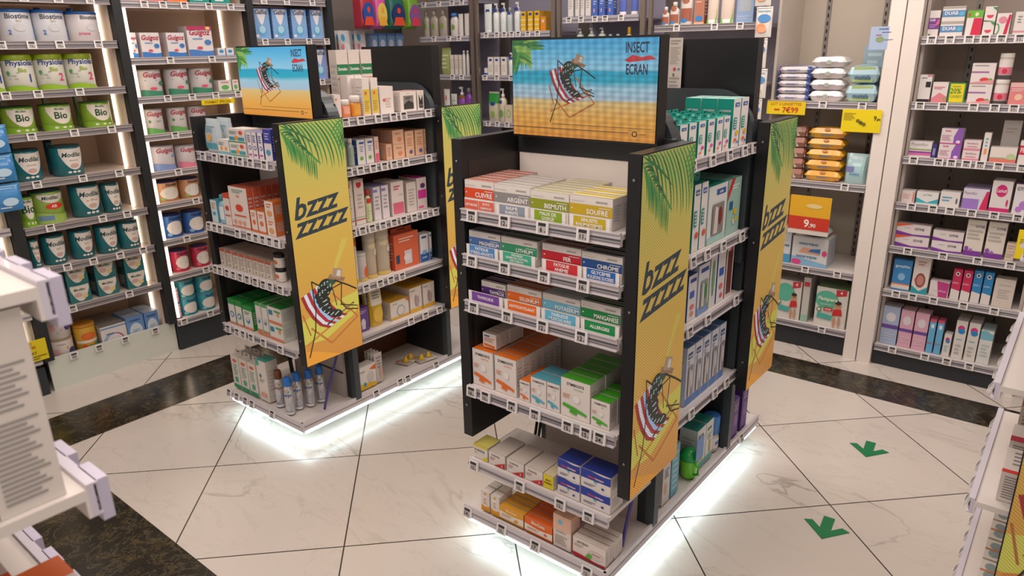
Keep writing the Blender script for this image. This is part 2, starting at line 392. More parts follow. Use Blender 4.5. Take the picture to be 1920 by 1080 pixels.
def row(face, c, z, place, anchor, items, rev=False):
    """items: (name, category, description, shape, head, art, 'pxL-pxR ...', top (metres, or pixel row if > 3), depth, rows back, stacked)"""
    e, dn, rz = FACES[face]; z = z+.0015
    spans = []
    for it in items:
        for s in it[6].split():
            a, b = map(float, re.match(r'(-?[\d.]+)-(-?[\d.]+)$', s).groups()); spans.append([along(face, c, z, a), along(face, c, z, b), it])
    spans.sort(key=lambda t: t[0]+t[1])
    lo, hi, zs = limits(place, c)
    for s_ in spans: s_[0] = max(s_[0], lo); s_[1] = min(s_[1], hi)
    spans = [s_ for s_ in spans if s_[1]-s_[0] > .008]
    for a, b in zip(spans, spans[1:]):
        if a[1] > b[0] and not (a[2][0] == 'x'):
            m = (a[1]+b[0])/2; a[1], b[0] = m, m
    for it in items:
        mine = [s for s in spans if s[2] is it]
        nm, cat, desc, shape, head, art, px, top, d, nb, st = it
        if not mine: continue
        u0 = min(mine, key=lambda s: abs(s[2][7] > 3)*s[0])[0]
        uw = [s for s in mine if s[1]-s[0] > .02] or mine; u0 = uw[0][0]
        wd = sorted(s[1]-s[0] for s in mine); w = wd[len(wd)//2]
        w = min([q for q in wd if q > .85*w])-.0012
        h = height(face, c, u0, top)-z if top > 3 else top
        if st > 1 and top > 3: h = h/st-.0008
        h = max(h, .01)
        h = min([h]+[(q+.012-z)/max(st, 1)-.001 for q in zs if q > z+.03])
        proto = SH[shape](nm, w, d, h, head, art); protos = {}
        if rev: mine = mine[::-1]
        first = True; grp = f'{desc} on {place}' if len(mine)*nb*st > 1 else None
        for i, s in enumerate(mine):
            ws = s[1]-s[0]-.0012; pr = proto
            if ws < .9*w:
                pr = SH[shape](nm, ws, min(d, ws*1.1) if shape == 'can' else d, h, head, art); mine_first = True
            else: mine_first = False
            for b in range(nb):
                for k in range(st):
                    if mine_first: o = pr; mine_first = False
                    elif pr is proto and first: o = pr; first = False
                    else: o = dup(pr)
                    jit = random.uniform(-.0015, .0015) if shape == 'box' else 0
                    p = plane_pt(face, c)+e*((s[0]+s[1])/2)+dn*(b*(d+.002)+.001+abs(jit))+e*(random.uniform(-.0012, .0012) if b and shape == 'box' else 0)+Vector((0, 0, z+k*(h+.0008)))
                    o.location = p; o.rotation_euler = (0, 0, rz)
                    parts = [desc]
                    if len(mine) > 1: parts.append(ORD[i]+' '+anchor)
                    if nb > 1: parts.append('front' if b == 0 else ORD[b]+' back')
                    if st > 1: parts.append('bottom' if k == 0 else ('upper' if st == 2 else ORD[k]+' up'))
                    parts.append(place)
                    addlabel(o, parts, cat, grp)
# ---------------------------------------------------------------- price rails and tags
RAIL = mat('cfc8cc', .25, coat=.4); RAILG = mat('7d7a80', .4); RAILD = mat('55565a', .4); WHITE = mat('dcd4ce', .4)
BLK = mat('17171a', .38); BLK2 = mat('23262a', .45); PALE = mat('e2d8d0', .5)
TAGS = {}
def price_tag(txt):
    if txt in TAGS: return TAGS[txt]
    mb = MB(); fr = mat('e9e4e4', .3); w, h = .040, .036
    mb.box(-w/2, w/2, -.006, 0, 0, h, fr)
    mb.art('r .16 .1 .84 .92 b9b4b2;r .18 .66 .82 .9 2e2c2e;' + (f't {txt} .44 .38 .36 151517 .5 b;r .72 .2 .79 .32 3a383a' if txt else 't 12 .45 .36 .3 3b393b .5 b;r .68 .2 .76 .32 4a484a'), w, h, lambda u, v, L: (-w/2+u*w, -.006-.0003*L, v*h))
    o = mb.build('price_tag'); TAGS[txt] = o.data; bpy.data.objects.remove(o)
    return TAGS[txt]
def shelf(parent, face, c, u0, u1, zlip, depth, tags, m=None, railm=None, style=0, rh=.037, name='shelf'):
    """slab + rail on the front at plane c; tags = [(px, text)]"""
    e, dn, rz = FACES[face]; m = m or WHITE; railm = railm or RAIL
    A = plane_pt(face, c)
    o = MB(); w = u1-u0
    o.box(0, w, .012, depth, rh-.02, rh-.006, m)
    o.box(0, w, .012, .016, 0, rh-.02, m)
    s = o.build(name); s.location = A+e*u0+Vector((0, 0, zlip))-parent.location; s.rotation_euler = (0, 0, rz); s.parent = parent
    r = MB()
    r.box(0, w, .004, .012, 0, rh, railm)
    if style == 0:
        r.box(0, w, -.001, .004, 0, .003, railm); r.box(0, w, -.001, .004, rh-.003, rh, railm)
        r.box(0, w, .0025, .004, rh*.22, rh*.33, RAILG); r.box(0, w, .0025, .004, rh*.42, rh*.56, RAILD if w < .7 else RAILG)
    else:
        r.box(0, w, .001, .004, rh*.42, rh*.58, RAILG)
    q = r.build('price_rail', s)
    for t in tags:
        px, tx = t if isinstance(t, tuple) else (t, '')
        u = along(face, c, zlip+.02, px)-u0
        if 0 <= u <= w+.02:
            pt = bpy.data.objects.new('price_tag', price_tag(tx)); COL.objects.link(pt)
            pt.parent = s; pt.location = (min(max(u, .02), w-.02), -.001, .001); pt.rotation_euler = (rad(-6), 0, 0)
    return s
# ================================================================ THE SETTING
def floor_mat(dark):
    m, n, l, b = new('dark_marble' if dark else 'white_marble_tiles')
    tc = n.new('ShaderNodeTexCoord')
    def math_(op, a, b_=None, c=None):
        x = n.new('ShaderNodeMath'); x.operation = op
        for i, q in enumerate((a, b_, c)):
            if q is None: continue
            if isinstance(q, (int, float)): x.inputs[i].default_value = q
            else: l.new(q, x.inputs[i])
        return x.outputs[0]
    def noise(scale, det, dist=0, vec=None, rough=.5):
        x = n.new('ShaderNodeTexNoise'); x.inputs['Scale'].default_value = scale; x.inputs['Detail'].default_value = det; x.inputs['Distortion'].default_value = dist; x.inputs['Roughness'].default_value = rough
        l.new(vec or tc.outputs['Object'], x.inputs['Vector']); return x.outputs[0]
    def mix(f, a, b_):
        x = n.new('ShaderNodeMix'); x.data_type = 'RGBA'
        for i, q in ((0, f), (6, a), (7, b_)):
            if isinstance(q, (int, float)): x.inputs[i].default_value = q
            elif isinstance(q, str): x.inputs[i].default_value = lin(q)
            else: l.new(q, x.inputs[i])
        return x.outputs[2]
    def band(f, c, w):   # 1 near f == c
        return math_('SMOOTH_MIN', math_('MAXIMUM', math_('SUBTRACT', 1, math_('DIVIDE', math_('ABSOLUTE', math_('SUBTRACT', f, c)), w)), 0), 1, .1)
    sp = n.new('ShaderNodeSeparateXYZ'); l.new(tc.outputs['Object'], sp.inputs[0]); X, Y = sp.outputs[0], sp.outputs[1]
    if dark:
        col = mix(math_('POWER', noise(4.5, 9, .8, rough=.7), 1.6), '0b0a08', '3c3428')
        col = mix(math_('MULTIPLY', band(noise(6, 10, .7, rough=.72), .5, .012), .35), col, '8f8165')
        col = mix(math_('MULTIPLY', band(noise(10, 9, .5, rough=.75), .44, .03), .3), col, '7f6a3c')
        g = math_('ABSOLUTE', math_('SUBTRACT', math_('FRACT', math_('DIVIDE', math_('ADD', math_('ADD', X, Y), 1.8), .84)), .5))
        col = mix(math_('GREATER_THAN', g, .4985), col, '2e2a24')
        b.inputs['Roughness'].default_value = .22
    else:
        s_ = math_('ADD', X, Y); t_ = math_('SUBTRACT', Y, X)
        def line(v, off): return math_('SUBTRACT', .5, math_('ABSOLUTE', math_('SUBTRACT', math_('FRACT', math_('DIVIDE', math_('ADD', v, off), .845)), .5)))
        g = math_('MINIMUM', line(s_, .547), line(t_, -3.045))
        # each tile has its own vein pattern: shift by tile index
        ix = math_('FLOOR', math_('DIVIDE', math_('ADD', s_, .547), .845)); iy = math_('FLOOR', math_('DIVIDE', math_('SUBTRACT', t_, 3.045), .845))
        cb = n.new('ShaderNodeCombineXYZ'); l.new(math_('MULTIPLY_ADD', ix, 3.7, X), cb.inputs[0]); l.new(math_('MULTIPLY_ADD', iy, 5.3, Y), cb.inputs[1]); l.new(math_('MULTIPLY', ix, iy), cb.inputs[2])
        v = cb.outputs[0]
        mp = n.new('ShaderNodeMapping'); mp.inputs['Rotation'].default_value = (0, 0, .6); mp.inputs['Scale'].default_value = (1.0, 2.6, 1); l.new(v, mp.inputs[0])
        vein = math_('MULTIPLY', band(noise(.9, 5, .9, mp.outputs[0], .55), .5, .012), math_('MAXIMUM', math_('SUBTRACT', math_('MULTIPLY', noise(1.7, 2, 0, v), 3), 1.2), 0))
        base = mix(noise(1.2, 3, 0, v), 'd6cdc5', 'c4bab1')
        col = mix(math_('MULTIPLY', vein, .62), base, '76706a')
        vein2 = math_('MULTIPLY', band(noise(2.2, 6, 1.2, mp.outputs[0], .6), .45, .02), .12)
        col = mix(vein2, col, '8d867f')
        col = mix(math_('LESS_THAN', g, .0042), col, '3b3430')
        b.inputs['Roughness'].default_value = .24
    l.new(col, b.inputs['Base Color'])
    return m
fw_, fd_ = floor_mat(False), floor_mat(True)
mb = MB(); mb.box(-4.7, 2.6, -1.6, 4.7, -.06, 0, fw_)
fl = struct(mb, 'floor')
def band_(x0, x1, y0, y1, nm):
    m = MB(); m.box(x0, x1, y0, y1, -.02, .0012, fd_); return struct(m, nm)
band_(-3.67, -3.32, .895, 3.53, 'floor_band_1'); band_(-3.67, 2.5, 3.53, 3.775, 'floor_band_2'); band_(-3.67, 2.5, .44, .895, 'floor_band_3')
wallm = mat('b7aba3', .6)
mb = MB(); mb.box(-4.62, -4.5, -1.6, 4.62, 0, 2.8, wallm); struct(mb, 'wall_left')
mb = MB(); mb.box(-4.5, 2.6, 4.5, 4.62, 0, 2.8, wallm); struct(mb, 'wall_back')
mb = MB(); mb.box(-4.62, 2.6, -1.6, 4.62, 2.8, 2.9, mat('d8cfc8', .7)); struct(mb, 'ceiling')

def mk(x0, x1, y0, y1, z0, z1, m, name, parent, **k):
    b = MB(); p = parent.location if parent else Vector()
    b.box(x0-p.x, x1-p.x, y0-p.y, y1-p.y, z0-p.z, z1-p.z, m, **k); return b.build(name, parent)
# ---- floor arrows
def arrow(x, y, lab):
    m = MB(); g = mat('0f7a48', .4); t = .0022
    p = [(-.019, .085), (-.019, .008), (-.05, .042), (-.076, .03), (0, -.055), (.076, .03), (.05, .042), (.019, .008), (.019, .085)]
    m.face([(a, b, t) for a, b in p], g)
    for i in range(len(p)):
        a, b = p[i], p[(i+1) % len(p)]; m.face([(a[0], a[1], .0001), (b[0], b[1], .0001), (b[0], b[1], t), (a[0], a[1], t)], g)
    o = m.build('floor_arrow_sticker'); o.location = (x, y, .0004); o.rotation_euler.z = .1; tag(o, lab, 'floor sticker', 'green arrows on the floor')
arrow(-.513, 3.0, 'green arrow sticker on the white tiles, the one closer to the tall care shelves')
arrow(-.498, 2.35, 'green arrow sticker on the white tiles, the one farther from the tall care shelves')

# ================================================================ SCREEN ART
def insect(mb, mp, K, w, h, moire, x0, y0, sx, sy):
    """mosquito in a hat lounging on a striped deckchair; box x0,y0 (lower left) size sx,sy"""
    q = lambda a, b: (x0+a*sx, y0+b*sy)
    C_ = lambda c: ledcol(c, moire)
    LY = [20]
    def poly(pts, c):
        LY[0] += 1; mb.face([mp(*q(*p), LY[0]) for p in pts], C_(c))
    def line(pts, t, c):
        for (a, b), (a2, b2) in zip(pts, pts[1:]):
            dx, dy = (a2-a)*sx*w, (b2-b)*sy*h; L = math.hypot(dx, dy) or 1; nx, ny = -dy/L*t/(sx*w)/2, dx/L*t/(sy*h)/2
            poly([(a+nx, b+ny), (a-nx, b-ny), (a2-nx, b2-ny), (a2+nx, b2+ny)], c)
    def ell(cx, cy, rx, ry, rot, c):
        pts = []
        for k in range(16):
            t = k*math.pi/8; a, b = rx*math.cos(t)*w*sx, ry*math.sin(t)*h*sy
            pts.append((cx+(a*math.cos(rot)-b*math.sin(rot))/(w*sx), cy+(a*math.sin(rot)+b*math.cos(rot))/(h*sy)))
        poly(pts, c)
    u = w*sx
    # wooden frame, far legs
    line([(.12, .36), (.45, .02)], u*.028, 'b5692c'); line([(.45, .02), (.98, .3)], u*.028, 'b5692c'); line([(.02, .12), (.9, .46)], u*.03, 'c67632')
    line([(.55, .78), (.97, .3)], u*.025, 'b5692c'); line([(.0, .6), (.1, .25)], u*.022, 'a85f2a')
    # striped canvas, a sagging sling
    prof = [(0, .86), (.06, .68), (.15, .5), (.27, .35), (.42, .27)]; off = (.36, .13)
    n = 7; cols = ['9a2226', 'd9d2d6', 'a8262b', '9fb7d8', 'a8262b', 'd9d2d6', '9a2226']
    for k in range(n):
        f0, f1 = k/n, (k+1)/n
        for a, b in zip(prof, prof[1:]):
            g = lambda p, f: (p[0]+off[0]*f, p[1]+off[1]*f*(1-.2*p[0]))
            poly([g(a, f0), g(b, f0), g(b, f1), g(a, f1)], cols[k])
    line([(.4, .33), (.92, .54)], u*.03, '3c2a2c'); line([(.5, .36), (.9, .53)], u*.012, 'c9a05a')
    # body
    for i, (cx, cy) in enumerate([(.36, .76), (.37, .69), (.39, .625), (.43, .56), (.48, .51), (.54, .475), (.61, .455)]):
        ell(cx, cy, .15-.011*i, .06, -.5, '1b201c')
        line([(cx-.09+.005*i, cy-.012), (cx+.08-.01*i, cy+.03)], u*.016, 'b9c4bc')
    ell(.42, .9, .15, .13, .9, '191e1a'); ell(.55, .97, .1, .06, .3, '2a4636')
    for k in range(16): ell(.32+.05*((k*7) % 5), .82+.028*((k*5) % 7), .016, .009, .6, 'a9c2b2')
    # hat
    poly([(.48, 1.03), (.76, .92), (.8, .97), (.53, 1.09)], '8e6a4c'); poly([(.55, 1.04), (.71, .98), (.76, 1.12), (.6, 1.17)], 'a58468'); poly([(.64, 1.04), (.71, 1.01), (.73, 1.1), (.67, 1.12)], 'c9beb4')
    # legs
    line([(.33, .96), (.2, 1.06), (.22, .6), (.18, .3), (.03, -.08)], u*.02, '141a16')
    line([(.5, .86), (.72, .9), (.68, .6), (.78, .47), (.98, .42)], u*.018, '141a16'); line([(.48, .82), (.55, .86), (.6, .58)], u*.014, '141a16')
    line([(.6, .98), (.84, .84), (.99, .74)], u*.024, '141a16'); line([(.66, .58), (.98, .47)], u*.016, '141a16')
def fronds(mb, mp, w, h, moire, roots, seed=3):
    rnd = random.Random(seed); G = [ledcol(c, moire) for c in ('2f7a33', '4f9640', '2a6e38', '86ae50')]; L = 6
    for (x, y, a0, ln, nl, ll, sp) in roots:   # rachis from (x,y) metres, heading a0, length ln, nl leaflets of length ll
        for k in range(nl):
            f = k/nl; a = a0-f*.5; px_, py_ = x+math.cos(a0-.25*f)*ln*f, y+math.sin(a0-.25*f)*ln*f
            for sd in (-1, 1) if sp else (-1,):
                b = a+sd*(1.15-.35*f) + rnd.uniform(-.04, .04); l_ = ll*(1-.35*abs(f-.35))*rnd.uniform(.85, 1.05)
                pts = [(px_, py_)]
                for j in range(1, 5):
                    bb = b-sd*0+(-1.571-b)*(.16*j if sd < 0 else .1*j)*.6; pts.append((pts[-1][0]+math.cos(bb)*l_/4, pts[-1][1]+math.sin(bb)*l_/4))
                L += 1; m = G[rnd.randrange(4)]
                for j in range(4):
                    t0, t1 = .0052*(1-abs(j/4-.3)), .0052*(1-abs((j+1)/4-.3))*(0 if j == 3 else 1)
                    (ax, ay), (bx, by) = pts[j], pts[j+1]; d = math.hypot(bx-ax, by-ay) or 1; nx, ny = -(by-ay)/d, (bx-ax)/d
                    q = [(ax+nx*t0, ay+ny*t0), (bx+nx*t1, by+ny*t1), (bx-nx*t1, by-ny*t1), (ax-nx*t0, ay-ny*t0)]
                    q = [(min(max(u/w, 0), 1), min(max(v/h, 0), 1)) for u, v in q]
                    if all(u >= .999 for u, v in q) or all(v >= .999 for u, v in q) or all(u <= .001 for u, v in q): continue
                    mb.face([mp(u, v, 2+L*.05) for u, v in q], m)
def palm(mb, mp, w, h, moire):
    rnd = random.Random(4); G = [ledcol(c, moire) for c in ('2a6a34', '357d3c', '4a8a40', '1f5a30')]; L = 3
    def leaf(x, y, a0, a1, ln, t):
        nonlocal L; L += .2; m = G[rnd.randrange(4)]; n = 7; pts = [(x, y)]
        for j in range(n):
            a = a0+(a1-a0)*j/n; pts.append((pts[-1][0]+math.cos(a)*ln/n, pts[-1][1]+math.sin(a)*ln/n))
        for j in range(n):
            (ax, ay), (bx, by) = pts[j], pts[j+1]; k = lambda q: t*(.25+.75*math.sin(math.pi*min(1, (q/n)*.9+.12))) if q < n else 0
            d = math.hypot(bx-ax, by-ay); nx, ny = -(by-ay)/d, (bx-ax)/d
            q = [(ax+nx*k(j), ay+ny*k(j)), (bx+nx*k(j+1), by+ny*k(j+1)), (bx-nx*k(j+1), by-ny*k(j+1)), (ax-nx*k(j), ay-ny*k(j))]
            q = [(min(max(u/w, 0), 1), min(max(v/h, 0), 1)) for u, v in q]
            if all(u >= .999 for u, v in q) or all(v >= .999 for u, v in q) or all(u <= .001 for u, v in q): continue
            mb.face([mp(u, v, L) for u, v in q], m)
    for k in range(17):
        f = k/16; leaf(.01+w*1.02*f, h+.012-.015*math.sin(f*3), -.75-.1*f, -1.62-.15*f, (.115+.10*math.sin(f*2.6+.3))*rnd.uniform(.93, 1.05), .0046)
    for k in range(15):
        f = k/14; x, y = .0+w*.5*f, h-.02-.13*f
        leaf(x, y, -1.05-.5*f, -1.7, .125*(1-.35*f)*rnd.uniform(.9, 1.05), .0036); leaf(x, y, .1-.5*f, -.9, .06*(1-.5*f), .0036)
    leaf(-.01, h, -.35, -.75, w*.72, .004)
    for k in range(7): leaf(w*1.03, h-.012*k, 3.5+.12*k, 4.3+.05*k, .1-.006*k, .0036)
def panel_screen(parent, w, h, loc, rz, moire, full=True, name='screen'):
    """the tall yellow insect-repellent advert, lit LED face, facing local -y"""
    mb = MB(); bg = led('screen_yellow', [(0, 'c98334'), (.2, 'cc923c'), (.45, 'cfa044'), (.7, 'ceac50'), (1, 'b4b258')], moire, hgt=h)
    mb.box(0, w, -.002, 0, 0, h, BLK, front=bg)
    mp = lambda u, v, L: (u*w, -.0021-.00004*L, v*h)
    mf = lambda c: ledcol(c, moire)
    if full:
        mb.art('p 0 .1 .35 .09 .9 .16 1 .2 1 .26 .5 .24 0 .2 c9bb4c;p .0 .0 .6 0 .2 .05 0 .07 e2952f', w, h, mp, mf=mf)
        mb.art('p .57 .36 .61 .36 .9 .5 .86 .51 cdb04a;p .5 .33 .53 .33 .84 .5 .81 .51 cbb34f', w, h, mp, mf=mf)
        palm(mb, mp, w, h, moire)
        def slant(u, v): return v+.03*(u)
        mp2 = lambda u, v, L: (u*w, -.0021-.00004*L, slant(u, v)*h)
        mb.art('t bzzz .45 .665 .088 22323a .84 bi', w, h, mp2, mf=mf); mb.art('t zzzzz .51 .578 .088 22323a .95 bi', w, h, mp2, mf=mf)
        insect(mb, mp, None, w, h, moire, .02, .06, .96, .285)
    o = mb.build(name, parent); o.location = Vector(loc)-parent.location; o.rotation_euler = (0, 0, rz)
    return o
def top_screen(parent, w, h, loc, moire):
    mb = MB(); bg = led('screen_beach', [(0, 'de8f33'), (.2, 'e3a548'), (.38, 'd9b877'), (.42, 'a5bccb'), (.52, '9cc4d6'), (.58, '22a5bd'), (.68, '159fc0'), (.7, '8fc6df'), (.86, '63b6dc'), (1, '3fa6d8')], moire, hgt=h)
    mb.box(0, w, -.002, 0, 0, h, BLK, front=bg)
    mp = lambda u, v, L: (u*w, -.0021-.00004*L, v*h); mf = lambda c: ledcol(c, moire)
    fronds(mb, mp, w, h, moire, [(-.03, h+.01, -.12, .11, 12, .085, True), (-.02, h+.01, -.7, .09, 9, .07, True)], 5)
    insect(mb, mp, None, w, h, moire, .28, .2, .33, .56)
    mb.art('t INSECT .87 .91 .1 1c2440 .145 b;p .79 .79 .84 .84 .9 .82 .95 .835 .99 .8 .9 .785 .82 .77 c8323a;t ECRAN .87 .705 .1 1c2440 .135 b', w, h, mp, mf=mf)
    mb.art('r 0 .085 .83 .092 2b2418;e .87 .08 .018 .03 2b2418;e .87 .08 .011 .019 d99a48;r .9 .078 .94 .084 2b2418;r .3 .135 .98 .14 3a2d1c', w, h, mp, mf=mf)
    o = mb.build('screen', parent); o.location = Vector(loc)-parent.location
    return o

# ================================================================ DISPLAY STANDS
FT = {}
def stand(x0, nm, label, fshelves, sshelves, moire, tray=None, base=()):
    """free-standing black display stand; x0 its middle, front end at y=1.57"""
    g = empty('display_stand', (x0, 2.15, 0)); tag(g, label, 'display stand')
    # base deck with a lit underside
    bx0, bx1 = x0-.32, x0+.262
    mk(x0-.2, x0+.14, 1.68, 2.66, 0, .075, mat('c9c2bd', .4), 'plinth', g)
    deck = mk(bx0+.012, bx1-.012, 1.562, 2.80, .078, .128-.006, mat('d9d2ce', .35), 'base_deck', g)
    for face, c, u0, u1, tg in (('-Y', 1.55, bx0, bx1, base[0]), ('+X', bx1, 1.55, 2.80, base[1])):
        e, dn, rz = FACES[face]; r = MB(); w = u1-u0
        r.box(0, w, .002, .011, 0, .04, RAIL); r.box(0, w, -.002, .004, 0, .003, RAIL); r.box(0, w, .0005, .003, .016, .019, RAILG)
        q = r.build('price_rail', g); q.location = plane_pt(face, c)+e*u0+Vector((0, 0, .093))-g.location; q.rotation_euler = (0, 0, rz)
        for t in tg:
            px, tx = t if isinstance(t, tuple) else (t, '')
            u = along(face, c, .11, px)-u0
            pt = bpy.data.objects.new('price_tag', price_tag(tx)); COL.objects.link(pt); pt.parent = q; pt.location = (u, -.003, -.002); pt.rotation_euler = (rad(-14), 0, 0)
        st = MB(); st.box(.02, w-.02, .004, .016, -.014, -.004, glow('dcf8ff', 3)); s2 = st.build('light_strip', g); s2.location = plane_pt(face, c)+e*u0+Vector((0, 0, .088))-g.location; s2.rotation_euler = (0, 0, rz)
    area('base_strip_light', (x0-.03, 1.575, .072), .56, .02, .42, (.74, .96, 1))
    area('base_strip_light', (bx1-.018, 2.17, .072), .02, 1.2, .85, (.74, .96, 1))
    area('base_strip_light', (bx0+.018, 2.17, .072), .02, 1.2, .6, (.74, .96, 1))
    # wings
    for i, (sx, y0, y1) in enumerate(((1, 1.57, 1.87), (1, 2.435, 2.71), (-1, 1.57, 1.87), (-1, 2.435, 2.71))):
        xa, xb = (x0+.281, x0+.319) if sx > 0 else (x0-.319, x0-.281)
        p = mk(xa, xb, y0, y1, .405, 1.395, BLK, 'wing_panel', g)
        if sx > 0:
            panel_screen(p, y1-y0-.006, .984, (xb+g.location.x*0, y0+.003, .408), math.pi/2, moire)
        else:
            panel_screen(p, y1-y0-.006, .984, (xa, y1-.003, .408), -math.pi/2, moire, full=False)
        b = MB(); xx = xa-.001 if sx > 0 else xb
        b.box(xx, xx+.001, y0+.03, y1-.03, .6, 1.33, mat('2c2725', .5)); q = b.build('inner_lining', p)
        for zz in (.52, .98, 1.33):
            bb = MB(); bb.lathe([(.004, 0), (.004, .003), (.002, .004)], mat('8d8d90', .3, metal=.8), 10); s_ = bb.build('screw', p); s_.location = ((xa+xb)/2, y0, zz); s_.rotation_euler = (math.pi/2, 0, 0)
    for p in [c for c in g.children if c.name.startswith('wing_panel')]:
        for c in p.children:
            if c.name.startswith('screen'): c.location = Vector(c.location)+p.location*0
            if not c.name.startswith('inner'): pass
    # fix children of the wings, which were laid out in world space
    for p in [c for c in g.children if c.name.startswith('wing_panel')]:
        for c in p.children:
            if c.name.startswith('screen'): c.location = c.location-g.location
            elif c.name.startswith('screw'): c.location = c.location-g.location
            else:
                for v in c.data.vertices: v.co -= g.location
    # core
    mk(x0-.27, x0+.272, 1.835, 1.85, .72, 1.33, PALE, 'back_panel', g); mk(x0-.272, x0+.274, 1.833, 1.85, 1.33, 1.4, BLK2, 'header', g)
    mk(x0-.17, x0+.2, 1.836, 1.85, .122, .72, mat('b5aaa3', .5), 'back_panel', g); mk(x0-.17, x0+.2, 1.832, 1.836, .245, .25, BLK, 'seam', g)
    mk(x0-.07, x0-.045, 1.88, 2.455, .122, 1.42, mat('5d3423', .45), 'core_panel', g)
    mk(x0-.27, x0+.272, 2.476, 2.49, .4, 1.4, BLK2, 'back_panel', g)
    for y in (1.85, 2.458):
        p = mk(x0-.2, x0+.23, y, y+.03 if y < 2 else y+.018, .122, 1.4, BLK2, 'partition', g)
        mk(x0+.23, x0+.262, y, y+.03, .122, 1.4, mat('3b4347', .4), 'upright', g)
    for y in (1.852, 2.43):
        a = MB(); n = 12; am = mat('3a4146', .35); o_ = g.location; dy = .054 if y < 2 else .028
        pts = [(x0-.2, .9), (x0+.262, .9)]+[(x0+.122+.14*math.cos(t*math.pi/2/n), 1.36+.14*math.sin(t*math.pi/2/n)) for t in range(n+1)]+[(x0-.2, 1.5)]
        F3 = lambda p, yy: (p[0]-o_.x, yy-o_.y, p[1])
        for i in range(1, len(pts)-1):
            a.face([F3(pts[i], y), F3(pts[i], y+dy), F3(pts[i+1], y+dy), F3(pts[i+1], y)], am, 1 < i < n+1)
        a.face([F3(p, y) for p in pts], am); a.face([F3(p, y+dy) for p in pts][::-1], am)
        a.build('rounded_side', g)
    # screens on top
    h = MB(); s1 = mk(x0-.258, x0+.243, 1.79, 1.835, 1.386, 1.674, BLK, 'top_display', g)
    sc = top_screen(s1, .492, .276, (x0-.254, 1.789, 1.392), moire if moire is MO1 else MOT); sc.location = sc.location-g.location
    mk(x0-.24, x0+.245, 2.465, 2.515, 1.386, 1.664, BLK, 'top_display', g)
    for xx in (x0-.25, x0+.235):
        t = MB(); t.tube([Vector((xx, 1.83, 1.4))-g.location, Vector((xx+.02, 1.9, 1.385))-g.location, Vector((xx+.0, 1.9, 1.44))-g.location], .006, BLK); t.build('bracket', g)
    t = MB(); t.tube([Vector(p)-g.location for p in ((x0+.245, 1.8, .42), (x0+.23, 1.78, .34), (x0+.236, 1.72, .22), (x0+.236, 1.69, .135))], .006, mat('4a3f86', .4)); t.build('cable', g)
    for k in (0, .016):
        t = MB(); t.tube([Vector(p)-g.location for p in ((x0-.215+k, 1.86, .6), (x0-.22+k, 1.86, .4), (x0-.235+k, 1.84, .22), (x0-.24+k, 1.85, .1))], .0055, mat('14302c', .4) if k else BLK); t.build('cable', g)
    for z, tg in fshelves: shelf(g, '-Y', 1.55, x0-.277, x0+.275, z, .27, tg)
    if tray: shelf(g, '-Y', 1.55, x0-.29, x0+.26, tray[0], .27, tray[1], style=1)
    for z, tg in sshelves: shelf(g, '+X', x0+.274, 1.882, 2.455, z, .31, tg)
    return g
T = lambda *a: list(a)
stand(-1.178, 'a', 'black display stand with lit insect screens, in front of the wipes niche',
      [(1.157, T((886, '12'), (947, '12'), (1018, '6'), (1094, '11'))), (1.016, T((886, '12'), (947, '12'), (1021, '12'), (1094, '16'))), (.866, T((889, '12'), (952, '12'), (1018, '12'), (1091, '12'))),
       (.571, T((878, '16'), (911, ''), (961, '14'), (1004, ''), (1065, '15'), (1099, '15'), (1125, '24')))],
      [(1.291, T(1298, 1335, 1367, 1395, 1413)), (.991, T(1298, 1325, 1355, 1390)), (.756, T(1292, 1326, 1379)), (.44, T(1295, 1339, 1361))], MO2,
      tray=(.292, T(889, 975, 1051, 1104)), base=(T((877, '14'), (941, ''), (1004, '17'), (1101, '')), T(1389)))
stand(-2.698, 'b', 'black display stand with lit insect screens, in front of the bays of milk cans',
      [(1.22, T(382, 404, 418, 434, 452, 471, 497)), (.913, T(393, 404, 414, 447, 469, 481, 494, 507, 520)), (.716, T(405, 414, 427, 439, 452, 465, 480, 495, 508, 527)), (.44, T(429, 446, 457, 472, 495, 527))],
      [(1.349, T(647, 676, 709, 737, 756, 802)), (1.144, T(653, 675, 699, 720, 738, 760, 803)), (.884, T(661, 679, 697, 717, 738, 756, 776, 796, 816)), (.622, T(686, 712, 732, 753)), (.384, T(770, 797, 823))],
      MO1, base=(T(430, 445, 461, 473, 511), T(705, 750, 764, 817)))
